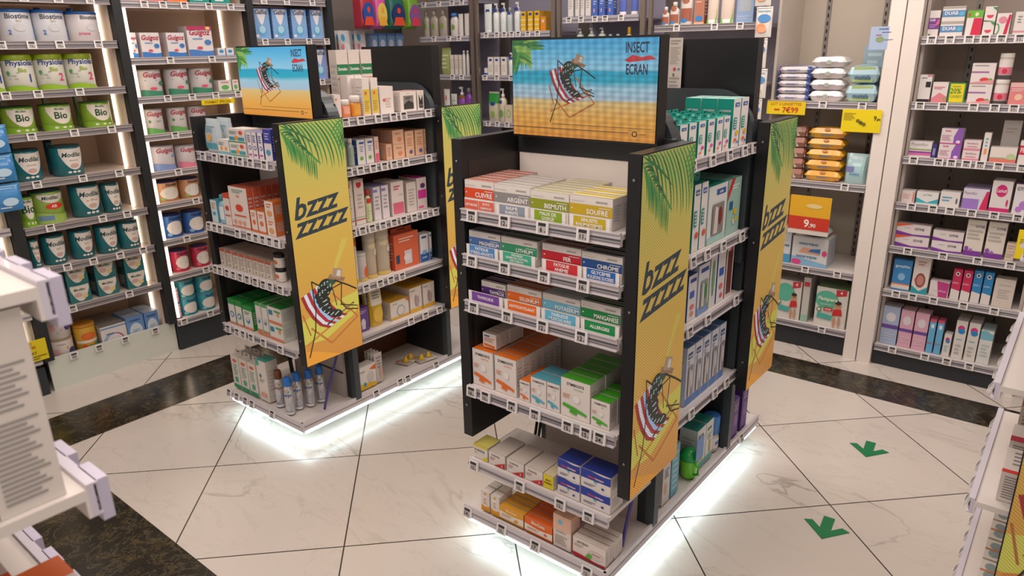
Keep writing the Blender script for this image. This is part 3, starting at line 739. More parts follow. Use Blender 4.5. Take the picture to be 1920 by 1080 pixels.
# ================================================================ WALL BAYS
LEDW = glow('ffe6c8', 5.5)
def bay(label, face, c, u0, u1, depth, shelves, back='b9a597', kick=None, kickz=.13, side='c4b3a6', leds=(), slotted=False, zt=2.6, style=0, railm=None, shelfm=None, cheek=True, glass=False, sdepth=None):
    e, dn, rz = FACES[face]; A = plane_pt(face, c)
    g = empty('shelving_bay', A+e*(u0+u1)/2+dn*depth/2); tag(g, label, 'shelving')
    o0 = A+e*u0-g.location; w = u1-u0
    def part(nm, *bx, m, **k):
        b = MB(); b.box(*bx, m, **k); o = b.build(nm, g); o.location = o0; o.rotation_euler = (0, 0, rz); return o
    part('back_panel', 0, w, depth-.012, depth, 0, zt, m=mat(back, .55))
    if cheek:
        part('side_panel', -.0, .014, .05, depth-.012, .1, zt, m=mat(side, .5)); part('side_panel', w-.014, w, .05, depth-.012, .1, zt, m=mat(side, .5))
    if kick: part('plinth', 0, w, .012, depth-.02, 0, kickz, m=mat(kick, .5))
    if slotted:
        for f in (.27, .8):
            b = MB(); b.box(w*f-.012, w*f+.012, depth-.018, depth-.012, kickz, zt, mat('8d857f', .4, metal=.4))
            for k in range(60): b.box(w*f-.004, w*f+.004, depth-.0185, depth-.018, kickz+.02+k*.04, kickz+.04+k*.04, BLK)
            q = b.build('slotted_rail', g); q.location = o0; q.rotation_euler = (0, 0, rz)
    for f in leds:
        x = .02 if f == 0 else w-.02; dd = .006 if f == 0 else (.12 if u0 < 1.3 else .25)
        b = MB(); zs = sorted([s[0] for s in shelves]+[zt]); b.box(x-.006, x+.006, dd+.008, dd+.016, kickz+.05, zt-.1, LEDW); q = b.build('light_strip', g); q.location = o0; q.rotation_euler = (0, 0, rz)
    for s in shelves:
        z, tg = s[0], s[1]; k = s[2] if len(s) > 2 else {}
        shelf(g, face, c, u0+.004, u1-.004, z, (sdepth or depth-.03), tg, m=k.get('m', shelfm), railm=k.get('railm', railm), style=k.get('style', style), name='glass_shelf' if glass else 'shelf')
    return g
def post(face, c, u0, u1, z0, z1, m, label, d=.05, name='post'):
    e, dn, rz = FACES[face]; A = plane_pt(face, c); b = MB(); b.box(0, u1-u0, 0, d, 0, z1-z0, m); o = b.build(name); o.location = A+e*u0+Vector((0, 0, z0)); o.rotation_euler = (0, 0, rz)
    tag(o, label, 'post'); return o
GREYR = mat('aba3a6', .3, coat=.3); CREAM = mat('d4c5bb', .4)
LX = -3.95
bay('wide wall bay of milk cans with a white glowing plinth and warm light strips', '+X', LX, 1.145, 1.745, .48,
    [(1.885, T(43, 108, 168)), (1.68, T(2, 59, 112, 184)), (1.46, T(11, 71, 149)), (1.268, T(59, 139, 209)), (1.043, T(69, 155, 223)), (.825, T(94, 192, 238)), (.615, T(86, 126, 175, 225, 268)), (.395, T(136, 242))],
    back='c7ab99', railm=GREYR, leds=(1,), shelfm=CREAM, side='d8c4b2')
g1 = empty('lit_plinth', (LX-.02, 1.45, 0)); tag(g1, 'white frosted plinth lip along the floor under the wide can bay', 'plinth')  # plain pale greenish-white board in front of a beige platform
mk(LX-.46, LX-.046, 1.16, 1.729, .0, .115, mat('c5b9b0'), 'platform', g1); mk(LX-.045, LX-.03, 1.12, 1.785, 0, .175, mat('d6dbd2', .25, coat=.5), 'front_board', g1)
for px in (139, 186, 235, 291):
    pt = bpy.data.objects.new('price_tag', price_tag('')); COL.objects.link(pt); pt.parent = g1
    pt.location = Vector((LX-.026, along('+X', LX-.026, .15, px), .14))-g1.location; pt.rotation_euler = (0, 0, math.pi/2)
bay('narrow wall bay of formula boxes and cans beside the wide can bay', '+X', LX, 1.79, 2.49, .45,
    [(1.873, T(270, 305, 345, 391, 432)), (1.596, T(319, 397)), (1.40, T(314, 360, 404, 446)), (1.205, T(328)), (1.005, T(334)), (.83, T(367)), (.625, T(350)), (.42, T(386)), (.15, T(345, 394))],
    back='bfa797', kick='2b3138', kickz=.148, leds=(0, 1), shelfm=CREAM, side='cdb9a8')
bay('wall bay of pale blue cartons behind the can-side stand', '+X', LX, 2.535, 3.06, .45,
    [(1.912, T(494, 537, 585)), (1.685, T(497, 539, 579, 615)), (1.44, T(604)), (1.2, []), (.95, []), (.7, []), (.4, [])], back='b9a79b', kick='2b3138', railm=GREYR)
bay('recessed wall bay with hanging backpacks and bottle packs', '+X', -4.12, 3.1, 3.9, .36,
    [(1.515, []), (1.3, []), (1.05, []), (.8, []), (.5, [])], back='9a8f8b', kick='2b3138', side='6b6663')
bay('wall bay at the frame edge behind the near shelf', '+X', LX, .5, 1.095, .48,
    [(1.55, []), (1.3, []), (1.06, []), (.84, []), (.62, []), (.41, []), (.17, [])], back='d4c4a8', kick='2b3138', kickz=.15, leds=(1,), side='d8cdb8', style=1)
post('+X', LX+.005, 1.097, 1.143, .177, 2.6, BLK2, 'black post at the near end of the wide can bay')
post('+X', LX+.005, 1.746, 1.789, .177, 2.6, BLK2, 'black post between the wide can bay and narrow bay')
post('+X', LX+.005, 2.491, 2.534, .0, 2.6, BLK2, 'black post between narrow bay and blue carton bay')
post('+X', LX+.005, 3.061, 3.1, .0, 2.6, BLK2, 'black post between blue cartons and hanging backpacks')
# back wall: metal posts with glass shelves
RY = 3.97
MET = mat('8f8378', .3, metal=.6); GLS = mat('aeaab4', .15, coat=.6); LILAC = '8d8a9c'
for a_, b_, sh, lb, bk in ((-4.07, -3.57, [(1.93, T(795, 823, 848, 866)), (1.695, T(786, 814, 842, 861)), (1.43, T(849, 866)), (1.11, []), (.85, []), (.6, []), (.3, [])], 'glass-shelved bay of grey bottles in the corner', LILAC),
                       (-3.47, -2.87, [(1.71, T(912, 932, 946, 960, 972, 990, 1008)), (1.43, T(910, 932, 959)), (1.115, T(916, 933, 951)), (.9, []), (.6, []), (.3, [])], 'glass-shelved bay with white lotion bottles and yellow boxes', LILAC),
                       (-2.78, -2.23, [(1.783, T(1067, 1090, 1116, 1135, 1165)), (1.6, []), (1.3, []), (1.0, []), (.7, [])], 'glass-shelved bay with blue tubes above the larger screen', LILAC)):
    bay(lb, '-Y', RY, a_, b_, .34, sh, back=bk, kick='2b3138', cheek=False, railm=GLS, shelfm=GLS, style=1, glass=True)
bay('sun lotion bay with a grey rail behind the switched-off screen', '-Y', RY, -2.13, -1.5, .34, [(1.715, T(1269, 1340, 1388), dict(railm=GREYR)), (1.4, []), (1.1, []), (.8, []), (.5, [])], back='8b8896', kick='2b3138', cheek=False, railm=GREYR)
for i, (x, wd) in enumerate(((-3.55, .03), (-3.5, .02), (-2.855, .03), (-2.805, .02), (-2.215, .03), (-2.16, .02), (-1.49, .035))):
    lb = ['by the grey bottles', 'beside the white lotion pumps', 'beside the yellow boxes', 'beside the white and blue boxes', 'beside the blue tubes', 'beside the small sun lotions', 'beside the hanging wipes strip'][i]
    post('-Y', RY-.01, x, x+wd, 0, 2.6, MET, 'brushed metal upright '+lb, d=.02, name='upright_post')
# right wall
NR = 3.95
bay('wall bay with stacked baby wipes and nappies, mostly bare beige back', '-Y', NR, -1.42, -.875, .42,
    [(1.32, T(1543, 1617)), (.91, T(1584)), (.438, T(1510, 1570)), (.11, T(1541))], back='bdb2a4', kick='24282e', kickz=.11, side='cdc2b8', slotted=True)
bay('tall white care shelves with rows of small boxes', '-Y', NR, -.73, -.13, .42,
    [(1.625, T((1747, '12'), 1781, (1817, '11'), (1847, '11'), (1878, '10'), (1912, '11'))), (1.33, T((1725, '33'), (1768, '23'), 1825, (1865, '27'), (1901, '11'))), (1.072, T((1713, '10'), (1760, '14'), (1784, '13'), (1812, '10'), (1838, '11'), 1872, 1916)), (.845, T((1709, '10'), 1749, 1781, (1822, '22'), (1864, '16'), (1908, '18'))),
     (.62, T((1702, '14'), (1768, '11'), (1833, '17'), (1894, '11'))), (.387, T(1680, 1711, (1750, '11'), 1806, 1864)), (.082, T(1673, 1734, 1775, 1817))], back='a3958c', kick='24282e', kickz=.085, side='b9aea6', slotted=True)
post('-Y', NR-.012, -.872, -.808, 0, 2.6, mat('ebe1d9', .5), 'white divider panel beside the wipes niche', d=.42, name='divider_panel')
post('-Y', NR-.012, -.802, -.735, 0, 2.6, mat('e8ded6', .5), 'white divider panel beside the care shelves', d=.42, name='divider_panel')
bay('white shelves at the far end of the care wall', '-Y', NR, -.09, .6, .42, [(1.6, []), (1.2, []), (.8, []), (.4, [])], back='c9bdb3', kick='24282e', slotted=False)
post('-Y', NR-.012, -.126, -.092, 0, 2.6, mat('e8ded6', .5), 'white divider panel at the far end of the care shelves', d=.42, name='divider_panel')

# ================================================================ PRODUCTS
def Z(zl): return zl+.031
B = 'box'
# ---- front of the stand with the larger screen
A4 = 'from the near screen'
PG = 'centre stand front, '
def gran(name, col, dk):
    return f'e4ddd6,{dk},d8d0ca,e9e3dd', f'l .03 .8 .35 .86 1 cfc6be;t GRANIONS .75 .85 .06 3b3534 .4;w .62 .7 .025 1 d0c4ba;r 0 .4 1 .74 {col};p .05 .55 .05 .62 .09 .585 f0ece8;t {name} .66 .53 .16 f2eeea .62 b;r .7 .66 .97 .68 f2eeea;r 0 0 1 .4 ddd6d0'
def gr(name, desc, col, dk, px, top, nb, d=.034): h, a = gran(name, col, dk); return ('mineral_box', B, desc, 'box', h, a, px, top, d, nb, 1)
row('-Y', 1.574, Z(1.157), PG+'top shelf', A4, [
    gr('CUIVRE', 'white and orange copper mineral box', 'dd4b22', 'd1502c', '866-927', 336, 6), gr('ARGENT', 'white and grey silver mineral box', '8f8c8c', 'c9c2bd', '927-994', 344, 5),
    gr('BISMUTH', 'white and olive bismuth mineral box', '8f9a1f', 'cfc98e', '994-1066', 356, 7, .03), gr('SOUFRE', 'white and mustard sulphur mineral box', 'c9a81e', 'd6bd3a', '1067-1147', 364, 3, .05)])
def sign(t, col, desc, px, h=.031):
    l = t.split('/'); a = f'r .1 .06 .9 .96 {col};' + ''.join(f't {s} .5 {(.5 if len(l) == 1 else (.7-.42*i if len(l) == 2 else .78-.28*i)):.2f} {.3 if len(l) < 3 else .2} f3efec .72 b;' for i, s in enumerate(l))
    return ('shelf_sign', 'sign', desc, 'box', 'ece7e3,,,,', a, px, h, .0012, 1, 1)
row('-Y', 1.5695, Z(1.157), PG+'top shelf', A4, [('shelf_sign', 'sign', 'coral card reading joint pain and flu', 'box', 'ece7e3,,,,', 'r 0 .06 .48 .96 dc6a50;r .5 .06 1 .96 dc6a50;t ARTHROSE .24 .5 .22 f3efec .42 b;t ETATS .75 .7 .22 f3efec .3 b;t GRIPPAUX .75 .3 .22 f3efec .42 b', '864-926', .031, .0012, 1, 1),
    sign('RHUME/RHINITE', '8c97a6', 'grey card for colds and rhinitis', '930-990'), sign('MAUX_DE/GORGE', '86a81c', 'green card for sore throats', '995-1060'), sign('SINUSITE/RHUMATISMES', 'c4ad1e', 'mustard card for sinusitis and rheumatism', '1067-1143')])
row('-Y', 1.58, Z(1.016), PG+'second shelf', A4, [
    gr('MAGNESIUM', 'white and steel blue magnesium box', '4a6fa8', '2b3b66', '880-938', 431, 4), gr('LITHIUM', 'white and green lithium box', '2f9469', '1f5d43', '940-1007', 442, 4),
    gr('FER', 'white and red iron box', 'c21b2b', '7d1d24', '1016-1089', 455, 4), gr('CHROME', 'white and navy chromium box', '1d4c8c', '1c2f55', '1090-1166', 470, 4)])
row('-Y', 1.5695, Z(1.016), PG+'second shelf', A4, [sign('FATIGUE/STRESS-ANXIETE', '4c8cc8', 'blue card for fatigue and stress', '873-933', .032), sign('TROUBLES/LEGERS_DU_SOMMEIL/IRRITABILITE', '3fae8c', 'teal card for light sleep troubles', '936-1003', .032),
    sign('FATIGUE/ANEMIE', 'cf2f36', 'red card for fatigue and anaemia', '1016-1090', .032), sign('GLYCEMIE/PULSIONS_SUCREES', '2167b4', 'bright blue card about sugar cravings', '1092-1160', .032)])
row('-Y', 1.585, Z(.866), PG+'third shelf', A4, [
    gr('THYROX', 'plain violet thyroid mineral box', '4a1f6e', '3a1a55', '903-948', 525, 2), gr('SELENIUM', 'white and bright orange selenium box', 'e56a14', 'c0571a', '951-1015', 533, 4),
    gr('POTASSIUM', 'white and sky blue potassium box', '6db4d0', 'b9ccd0', '1017-1087', 548, 4), gr('MANGANESE', 'white and dark green manganese box', '118a45', '1c5a34', '1088-1162', 562, 4)])
row('-Y', 1.5695, Z(.866), PG+'third shelf', A4, [sign('THYROIDE', '7a46a4', 'violet card for the thyroid', '878-942', .032), sign('ANTIOXYDANT', 'ea6f1a', 'orange card reading antioxidant', '945-1012', .032),
    sign('FAIBLESSE/MUSCULAIRE', '5fb4d6', 'sky blue card for muscle weakness', '1014-1086', .032), sign('ALLERGIES', '158f4c', 'green card reading allergies', '1088-1160', .032)])
def sym(c2, sub): return f't SYMBIOSYS .5 .87 .07 2c2a2a .86 b;t {sub} .62 .77 .04 {c2} .6;e .55 .52 .13 .11 e9e2dc;e .55 .52 .11 .09 f0ebe6;p .06 .28 .5 .2 .9 .14 .92 .2 .5 .3 .1 .36 {c2};p .3 .14 .55 .1 .6 .17 .35 .22 {c2};l .08 .5 .35 .62 3 c98f6a'
row('-Y', 1.578, Z(.571), PG+'fourth shelf', A4, [
    ('probiotic_box', B, 'white and orange probiotic box', 'box', 'e8e0da,e0701c,d9cfc8', sym('e8701e', 'DEFENCIA'), '880-925 926-970', 652, .033, 7, 1),
    ('probiotic_box', B, 'slim orange-topped probiotic box', 'box', 'e8e0da,e0701c,d9cfc8', sym('e8701e', 'ZEN'), '974-993', 712, .04, 3, 1),
    ('probiotic_box', B, 'small sky blue box', 'box', 'e8e0da,4fa0b4,d9cfc8', sym('52b0c8', 'BABY'), '995-1024 1025-1049', 706, .05, 2, 1),
    ('probiotic_box', B, 'white and leaf green probiotic box', 'box', 'e8e0da,3f9c22,d9cfc8', sym('4caf2c', 'SPAMODIA'), '1051-1105', 706, .04, 5, 1),
    ('probiotic_box', B, 'small green-topped probiotic box', 'box', 'e8e0da,3f9c22,d9cfc8', sym('4caf2c', 'ZEN'), '1107-1142', 747, .04, 3, 1)])
row('-Y', 1.60, Z(.571)+.131, PG+'fourth shelf', A4, [('probiotic_box', B, 'small orange box atop others', 'box', 'e6ddd6,d8cfc8,c9bdb4', 'r .1 .75 .5 .85 3a66a8;l .1 .4 .9 .7 3 c98f6a;p .1 .12 .9 .05 .9 .2 .1 .28 e0701c', '905-930', .05, .022, 6, 1)])
row('-Y', 1.575, .324, PG+'tray', A4, [
    ('probiotic_box', B, 'white box with a yellow top band', 'box', 'e6ded8,d9cf6a,d2cac4', 'r 0 .86 1 1 e6cf1e;t Probiolog .45 .62 .16 55524f .8 b;t BIA .2 .42 .1 55524f .3;p .55 0 1 0 1 .35 e6cf1e', '879-914', .05, .07, 1, 1),
    ('probiotic_box', B, 'cream box with a red triangle', 'box', 'e4dbd4,cfc3b9,d2cac4', 't Probiolog .42 .74 .13 55524f .8 b;l .08 .35 .4 .6 2 c2868a;p .3 0 1 0 1 .45 c92a30;t 2 .82 .17 .18 f0ebe8 .2 b', '915-948 949-983 984-1017', .048, .11, 1, 1),
    ('probiotic_box', B, 'cream box with a yellow end label', 'box', 'e2cf2a,d8c9a8,d2cac4', 't MAXI .5 .62 .12 3f3320 .8 b;t FORMAT .5 .4 .12 3f3320 .8 b', '1018-1037', .048, .11, 1, 1),
    ('probiotic_box', B, 'blue-topped probiotic box', 'box', 'e6dfdc,24388c,d9d1cd', 'w .52 .98 .06 1 2440a4;t Ultrabiotique .5 .66 .12 e4574a .8 b;t biotique .64 .66 .1 e8e6ee .5 b;l .1 .15 .5 .3 2 6a6a8a;e .75 .25 .05 .06 24388c;e .5 .5 .06 .06 4fb8b0', '1045-1086 1088-1143', .062, .075, 1, 2)])
row('-Y', 1.568, .130, PG+'base deck', A4, [
    ('drops_box', B, 'yellow-tipped drops box', 'box', 'e9dfd6,e6e0da,d9d0c8', 'r 0 0 1 .28 e6a01e;r .25 .25 .75 .85 f0eae4;e .5 .9 .16 .05 e6a01e;l .32 .35 .68 .7 4 c99a5a', '901-919 920-936', .075, .036, 2, 1),
    ('tablet_box', B, 'yellow tablet box', 'box', 'e8a41c,e0a028,d9981e', 't BioGaia .5 .8 .2 f3e2b0 .9 b;w .12 .6 .05 2 efe6da;l .1 .3 .55 .5 3 b9986a;p .6 .2 .75 .2 .8 .4 .66 .42 e8a41c', '936-981', .052, .025, 7, 1),
    ('tablet_box', B, 'orange tablet box', 'box', 'e86a1a,dd6018,d95f18', 't BioGaia .5 .78 .22 f6e6d8 .9 b;w .12 .52 .05 2 efe6da;l .1 .25 .55 .42 3 c98a5a;r .68 .3 .84 .34 e03a18;r .74 .24 .78 .42 e03a18', '983-1035', .056, .025, 7, 1),
    ('gel_box', B, 'peach-topped white gel box', 'box', 'e2d6cf,e0b49c,dcae96', 'r 0 .55 1 1 e3b9a2;e .4 .8 .14 .08 7cb8cc;t GelisPhar .45 .5 .06 55504c .8;l .1 .1 .8 .4 4 b0a49c', '1037-1070', .12, .05, 1, 1),
    ('supplement_box', B, 'white box with a red underline', 'box', 'e4d9d2,d9cdc6,cfc4bd', 't ARTERIN .3 .8 .11 55504c .5 b;w 0 .14 .05 1 c42a34;e .72 .45 .24 .2 d2c8c2;t cholesterol .72 .5 .07 c42a34 .4 b;p .4 .2 .55 .12 .62 .4 .5 .45 5fae3a;l .05 .55 .35 .7 2 a89c94', '1073-1148', .068, .024, 4, 1)])
# ---- side of the centre stand
A5 = 'from the near screen'; PS = 'centre stand side, '
SX = -.93
dod = 't dodie .5 .88 .035 f0ecec .8 b;r .2 .84 .8 .92 2f5fa8;t dodie .5 .88 .04 f0ecec .5 b;r .1 .38 .5 .62 1f9c8c;l .15 .4 .45 .6 4 e6e2de;'
row('+X', SX, Z(1.291), PS+'top shelf', A5, [
    ('accessory_box', B, 'teal-backed white accessory box', 'hang', 'e4e0de,179485,149080', dod+'e .6 .25 .2 .05 d8409a;e .3 .12 .15 .04 e07a3a', '1272-1287 1289-1304 1306-1322 1323-1339 1341-1353 1354-1366', 226, .05, 4, 1),
    ('accessory_box', B, 'taller white and teal box', 'box', 'e4e0de,a4d0c8,149080', dod+'e .6 .3 .22 .05 e8b82a;e .4 .15 .2 .04 e07a3a;e .7 .1 .12 .03 3f7ac0', '1371-1385 1386-1399 1400-1414', 186, .055, 3, 1)])
row('+X', SX, Z(.991), PS+'second shelf', A5, [
    ('accessory_box', B, 'white box with teal spine', 'hang', 'e4e0de,179485,149080', dod+'e .6 .25 .25 .05 e05a3a', '1296-1308 1309-1322', 330, .06, 3, 1),
    ('accessory_box', B, 'hairbrush box with a clear window', 'window', 'dfe2e0,179485,cfe0dc,8a8580,7d2f28', 'r .4 .82 .9 .92 2f5fa8;t dodie .65 .87 .05 f0ecec .4 b;r 0 0 1 .12 a9cfc8', '1324-1358', 352, .08, 2, 1),
    ('accessory_box', B, 'pale green care set box', 'box', '9fc4b8,7fb0a4,8fb8ac', 'p 0 .8 .25 1 .5 1 0 .62 cf3038;l .3 .8 .8 .9 2 e6ebe8;r .15 .45 .4 .6 2f5f8c;e .6 .4 .12 .06 e3c02a;e .7 .25 .1 .05 e3c02a;e .5 .22 .08 .05 e8e2e0', '1360-1384', 338, .09, 2, 1),
    ('accessory_box', B, 'brown box with a red corner', 'box', '5a3f3a,7a5f5a,6a4f4a', 'r 0 0 1 .06 e6e2de;p .4 .85 1 1 .4 1 c8323a', '1386-1399', 345, .08, 2, 1)])
row('+X', SX, Z(.756), PS+'third shelf', A5, [
    ('accessory_box', B, 'white box with royal blue spine', 'box', 'e2e0e2,2a56a8,2450a8', 'r .2 .84 .9 .92 2f4fa0;r .2 .5 .7 .65 3a66c0;e .5 .3 .25 .06 e07a78;e .5 .15 .2 .05 e08a5a', '1288-1304', 520, .06, 2, 1),
    ('accessory_box', B, 'windowed pale blue box', 'window', 'dedfe4,8fa8d0,b8c4dc,8c9a90,3f8a4a', 'r .2 .84 .9 .92 2f4fa0;r 0 0 1 .16 7f9fd4', '1306-1326', 500, .08, 2, 1),
    ('accessory_box', B, 'slim white box with a green strip', 'box', 'dedcd8,b8c0b8,8fa89a', 'e .5 .55 .22 .35 5f9a6a;e .5 .55 .12 .25 7fb488', '1328-1340', 480, .07, 2, 1),
    ('accessory_box', B, 'white box with navy spine', 'box', 'e2e0e2,2a56a8,1f4fb0', 'r .2 .5 .8 .65 3a66c0;e .5 .3 .25 .06 e07a78;e .6 .12 .2 .05 e05a5a', '1342-1356', 470, .07, 2, 1),
    ('accessory_box', B, 'white-edged brown box', 'box', 'e2dcda,8a4f48,8a4f48', 'r .15 .06 .85 .92 6f3a34;p .5 .85 1 1 .5 1 c8323a', '1358-1371', 465, .07, 1, 1)])
row('+X', SX, Z(.44), PS+'fourth shelf', A5, [
    ('thermometer_box', B, 'white and blue thermometer box', 'window', 'dcdfe8,5f86bc,c2cce0,8f8c92,e4e0de', 'r 0 0 1 .13 5f8ad0;r .15 .8 .75 .9 2f4f8c;t dodie .45 .85 .05 f0ecec .5 b;l .1 .7 .4 .78 2 7a7a8a', '1283-1297 1298-1312 1313-1327 1328-1342 1343-1355', 655, .07, 3, 1)])
row('+X', -.94, .130, PS+'base deck', A5, [
    ('accessory_box', B, 'slim white and grey box', 'box', 'd8d2d0,c9c3c0,c2bcba', 'r .25 .8 .8 .88 3a66a8;e .4 .3 .2 .12 d8a890;l .2 .5 .8 .7 4 7a8aa0', '1241-1255', .20, .07, 1, 1),
    ('accessory_box', B, 'light blue carton', 'box', '6fb0c4,8fc0cc,5f9fb4', 'l .15 .1 .85 .9 7 a8d0da', '1257-1271', .2, .07, 1, 1),
    ('accessory_box', B, 'teal-topped white bottle box', 'box', 'dbe0dc,2f8c80,cfd8d4', 'r 0 0 1 .16 6fb8ac;r .15 .78 .7 .85 2a4a6a;t dodie .42 .815 .04 e8e8e8 .4 b;r .45 .2 .7 .5 c9a86a;l .15 .55 .8 .7 3 9aa8a4', '1304-1320 1321-1334', .17, .07, 1, 1),
    ('baby_bottle', 'bottle', 'baby bottle with a blue cap', 'bottle', 'c9c6c4,3f7fc4,.5,.85', 'r .1 .1 .9 .4 dcd8d6;r .3 .2 .7 .3 5a7ab0', '1337-1356', .15, .06, 1, 1)])
# green sippy cup pack
def sippy():
    g = empty('sippy_cup_pack', (-.955, along('+X', -.955, .13, 1290), .1295)); tag(g, 'green sippy cup in a clear blue-labelled pack on the centre stand deck', 'cup')
    m = MB(); m.lathe([(.026, 0), (.03, .01), (.033, .06), (.036, .075)], mat('6fd02a', .25, coat=.4), 20); m.build('cup', g)
    m = MB(); m.lathe([(.037, .075), (.037, .088), (.02, .11), (.008, .115)], mat('1f9c4a', .3), 20); m.build('lid', g)
    m = MB(); m.box(.037, .0395, -.03, .03, .085, .17, mat('5f8ac8', .3)); m.build('card', g)
    m = MB(); m.tube([(.025, -.015, .07), (.045, -.018, .06), (.045, -.018, .03), (.025, -.015, .02)], .005, mat('3fae2a', .3)); m.build('handle', g)
sippy()
def purple():
    for i, (y, h) in enumerate(((2.555, .17), (2.65, .20))):
        o = box_item('pump_box', .06, .09, h, '5a3684,54307c,4c2c74', 'r .2 .3 .8 .6 7a5aa4;l .2 .7 .8 .9 3 c0b0d4'); o.location = (-.93, y, .1295); o.rotation_euler.z = math.pi/2
        tag(o, ('shorter' if i == 0 else 'taller')+' violet carton at the far end of the centre stand deck', 'box')
purple()
# ---- front of the can-side stand
PG = 'can-side stand front, '; OC = 'from the bzzz screen'
row('-Y', 1.58, Z(1.22), PG+'top shelf', OC, [
    ('thermal_pouch', 'pouch', 'silver and teal pouch', 'pouch', 'b9c6cc', 'r .1 .1 .9 .28 4fa0b0;e .5 .45 .15 .1 e0a850;l .2 .6 .8 .8 3 6a9aa8', '383-409', 222, .05, 2, 1),
    ('plaster_box', B, 'small white and orange box', 'box', 'e4dcd4,d9d0c8,3f9cb0', 'e .3 .4 .12 .12 e89a3a;e .7 .4 .12 .12 e89a3a;r 0 0 1 .18 7fb8c4;l .1 .6 .6 .85 3 5a8a9a', '410-431', 261, .06, 1, 1),
    ('plaster_box', B, 'white and green box, stacked pair', 'box', 'e4dcd4,e0d8d0,cfc7c0', 'r 0 0 1 .08 3f9c5a;r .05 .15 .4 .4 3a9ab0;r .6 .15 .95 .4 3a9ab0;e .5 .35 .12 .14 e89a3a;e .78 .75 .12 .14 d8503a;l .1 .6 .6 .85 3 6a8a8a', '432-463', 240, .07, 1, 2),
    ('roll_on_box', B, 'slim white and violet box', 'box', 'e4dcda,8a7fb0,2f3a8a', 'e .5 .4 .32 .08 3a3f9c;e .5 .4 .2 .05 e4dcda;l .2 .6 .8 .9 4 4a4f9c;r .2 .1 .8 .16 b03a8a', '466-475 476-485 486-496', 247, .06, 4, 1),
    ('roll_on_box', B, 'indigo and white box', 'box', 'ddd6da,3a3f9c,2f3a8a', 'r 0 .55 1 1 3c3f9a;l .2 .65 .8 .9 3 b8b8dc;e .5 .25 .3 .1 4a9ab8', '498-512', 242, .06, 3, 1)])
row('-Y', 1.578, Z(.913), PG+'second shelf', OC, [
    ('sachet_box', B, 'light blue slim carton', 'box', 'cfe0e2,58a8bc,4fa0b8', 'l .2 .6 .8 .9 3 e0813a;e .5 .4 .25 .08 4fa0b8', '397-410', 374, .05, 1, 1),
    ('spray_bottle', 'bottle', 'blue spray bottle', 'bottle', '8fb8cc,4a9a9c,.2,.4', 'r .15 .15 .85 .6 dbe4e6', '411-422', 364, .03, 1, 1),
    ('sachet_box', B, 'white and red slim carton', 'box', 'e4dad2,d8583a,cf4a2e', 'r 0 .86 1 1 d04a30;e .5 .55 .3 .08 d04a30;r .1 .3 .9 .34 d04a30', '424-436', 362, .05, 1, 1),
    ('allergy_box', B, 'large white and red allergy box', 'box', 'e8dcd2,cf5a3e,c9573a', 'r 0 .02 1 .05 d8583a;e .5 .5 .2 .09 d8482e;t PUR .5 .78 .05 d8583a .5 b;l .2 .85 .8 .95 2 7aa8a0;r .2 .3 .85 .33 d8482e;e .2 .15 .09 .05 e0a08a;e .45 .15 .09 .05 e0a08a;e .7 .15 .09 .05 e0a08a', '437-471', 348, .028, 8, 1),
    ('allergy_box', B, 'small white and orange box', 'box', 'e8dcd2,d8763a,cf6a30', 'e .5 .45 .25 .12 e0703a;l .2 .7 .8 .9 2 e0703a;r 0 0 1 .1 e0703a', '473-484 486-500', 393, .05, 4, 1),
    ('allergy_box', B, 'squat orange-topped box', 'box', 'e8dcd2,d9782e,cf6a30', 'l .2 .6 .8 .9 2 e0703a;e .5 .3 .3 .18 e0a06a', '502-518', .07, .05, 3, 2)])
row('-Y', 1.58, Z(.716), PG+'third shelf', OC, [
    ('homeopathy_box', B, 'small beige remedy box', 'box', 'd9cdc2,c2ae9e,c9bcb0', 'r 0 .82 1 1 b9604a;l .15 .3 .85 .75 4 a89484;e .5 .15 .12 .06 6f9a5a', '413-425 426-438 439-450 451-462 463-474 475-486 487-498 499-511', .078, .042, 3, 1),
    ('oil_jar', 'jar', 'white jar with a black lid', 'can', 'e4dcd4,1a1a1c,.28', 'e .5 .4 .2 .15 d8702e;l .2 .1 .8 .3 2 8a7a6a', '513-528', .06, .04, 1, 2)])
row('-Y', 1.578, Z(.44), PG+'fourth shelf', OC, [
    ('syrup_box', B, 'slim green and white box', 'box', 'e4e0d8,22883a,2a8c40', 'r 0 .8 1 1 259040;e .5 .4 .3 .12 3a86c0;e .5 .4 .18 .07 e4e0d8;r 0 0 1 .08 d8845a', '432-444 445-457', .12, .05, 3, 1),
    ('syrup_box', B, 'green and white box', 'box', 'e4e0d8,2a9440,2a8c40', 'r 0 .84 1 1 259040;e .5 .4 .2 .13 3a86c0;e .5 .45 .12 .08 e4e0d8;r .0 0 1 .1 d8845a;l .2 .65 .8 .8 2 7a9a8a', '459-476', .11, .05, 4, 1),
    ('syrup_box', B, 'taller white and green box', 'box', 'e4e0d8,2a9440,cfd0c4', 'r 0 .9 1 1 4aa45a;e .5 .45 .25 .1 3a86c0;e .5 .49 .15 .06 e4e0d8;r 0 0 1 .14 d8845a;r 0 .14 1 .16 2f9c4a', '484-494 496-506', .15, .05, 4, 1),
    ('syrup_box', B, 'squat white and green box', 'box', 'e4e0d8,2a9440,cfd0c4', 'r .05 .5 .35 .8 3a86b0;e .75 .6 .1 .12 e0a05a;r 0 0 1 .16 e0805a;r .5 .75 .95 .85 3fa45a', '508-533', .075, .06, 3, 2)])
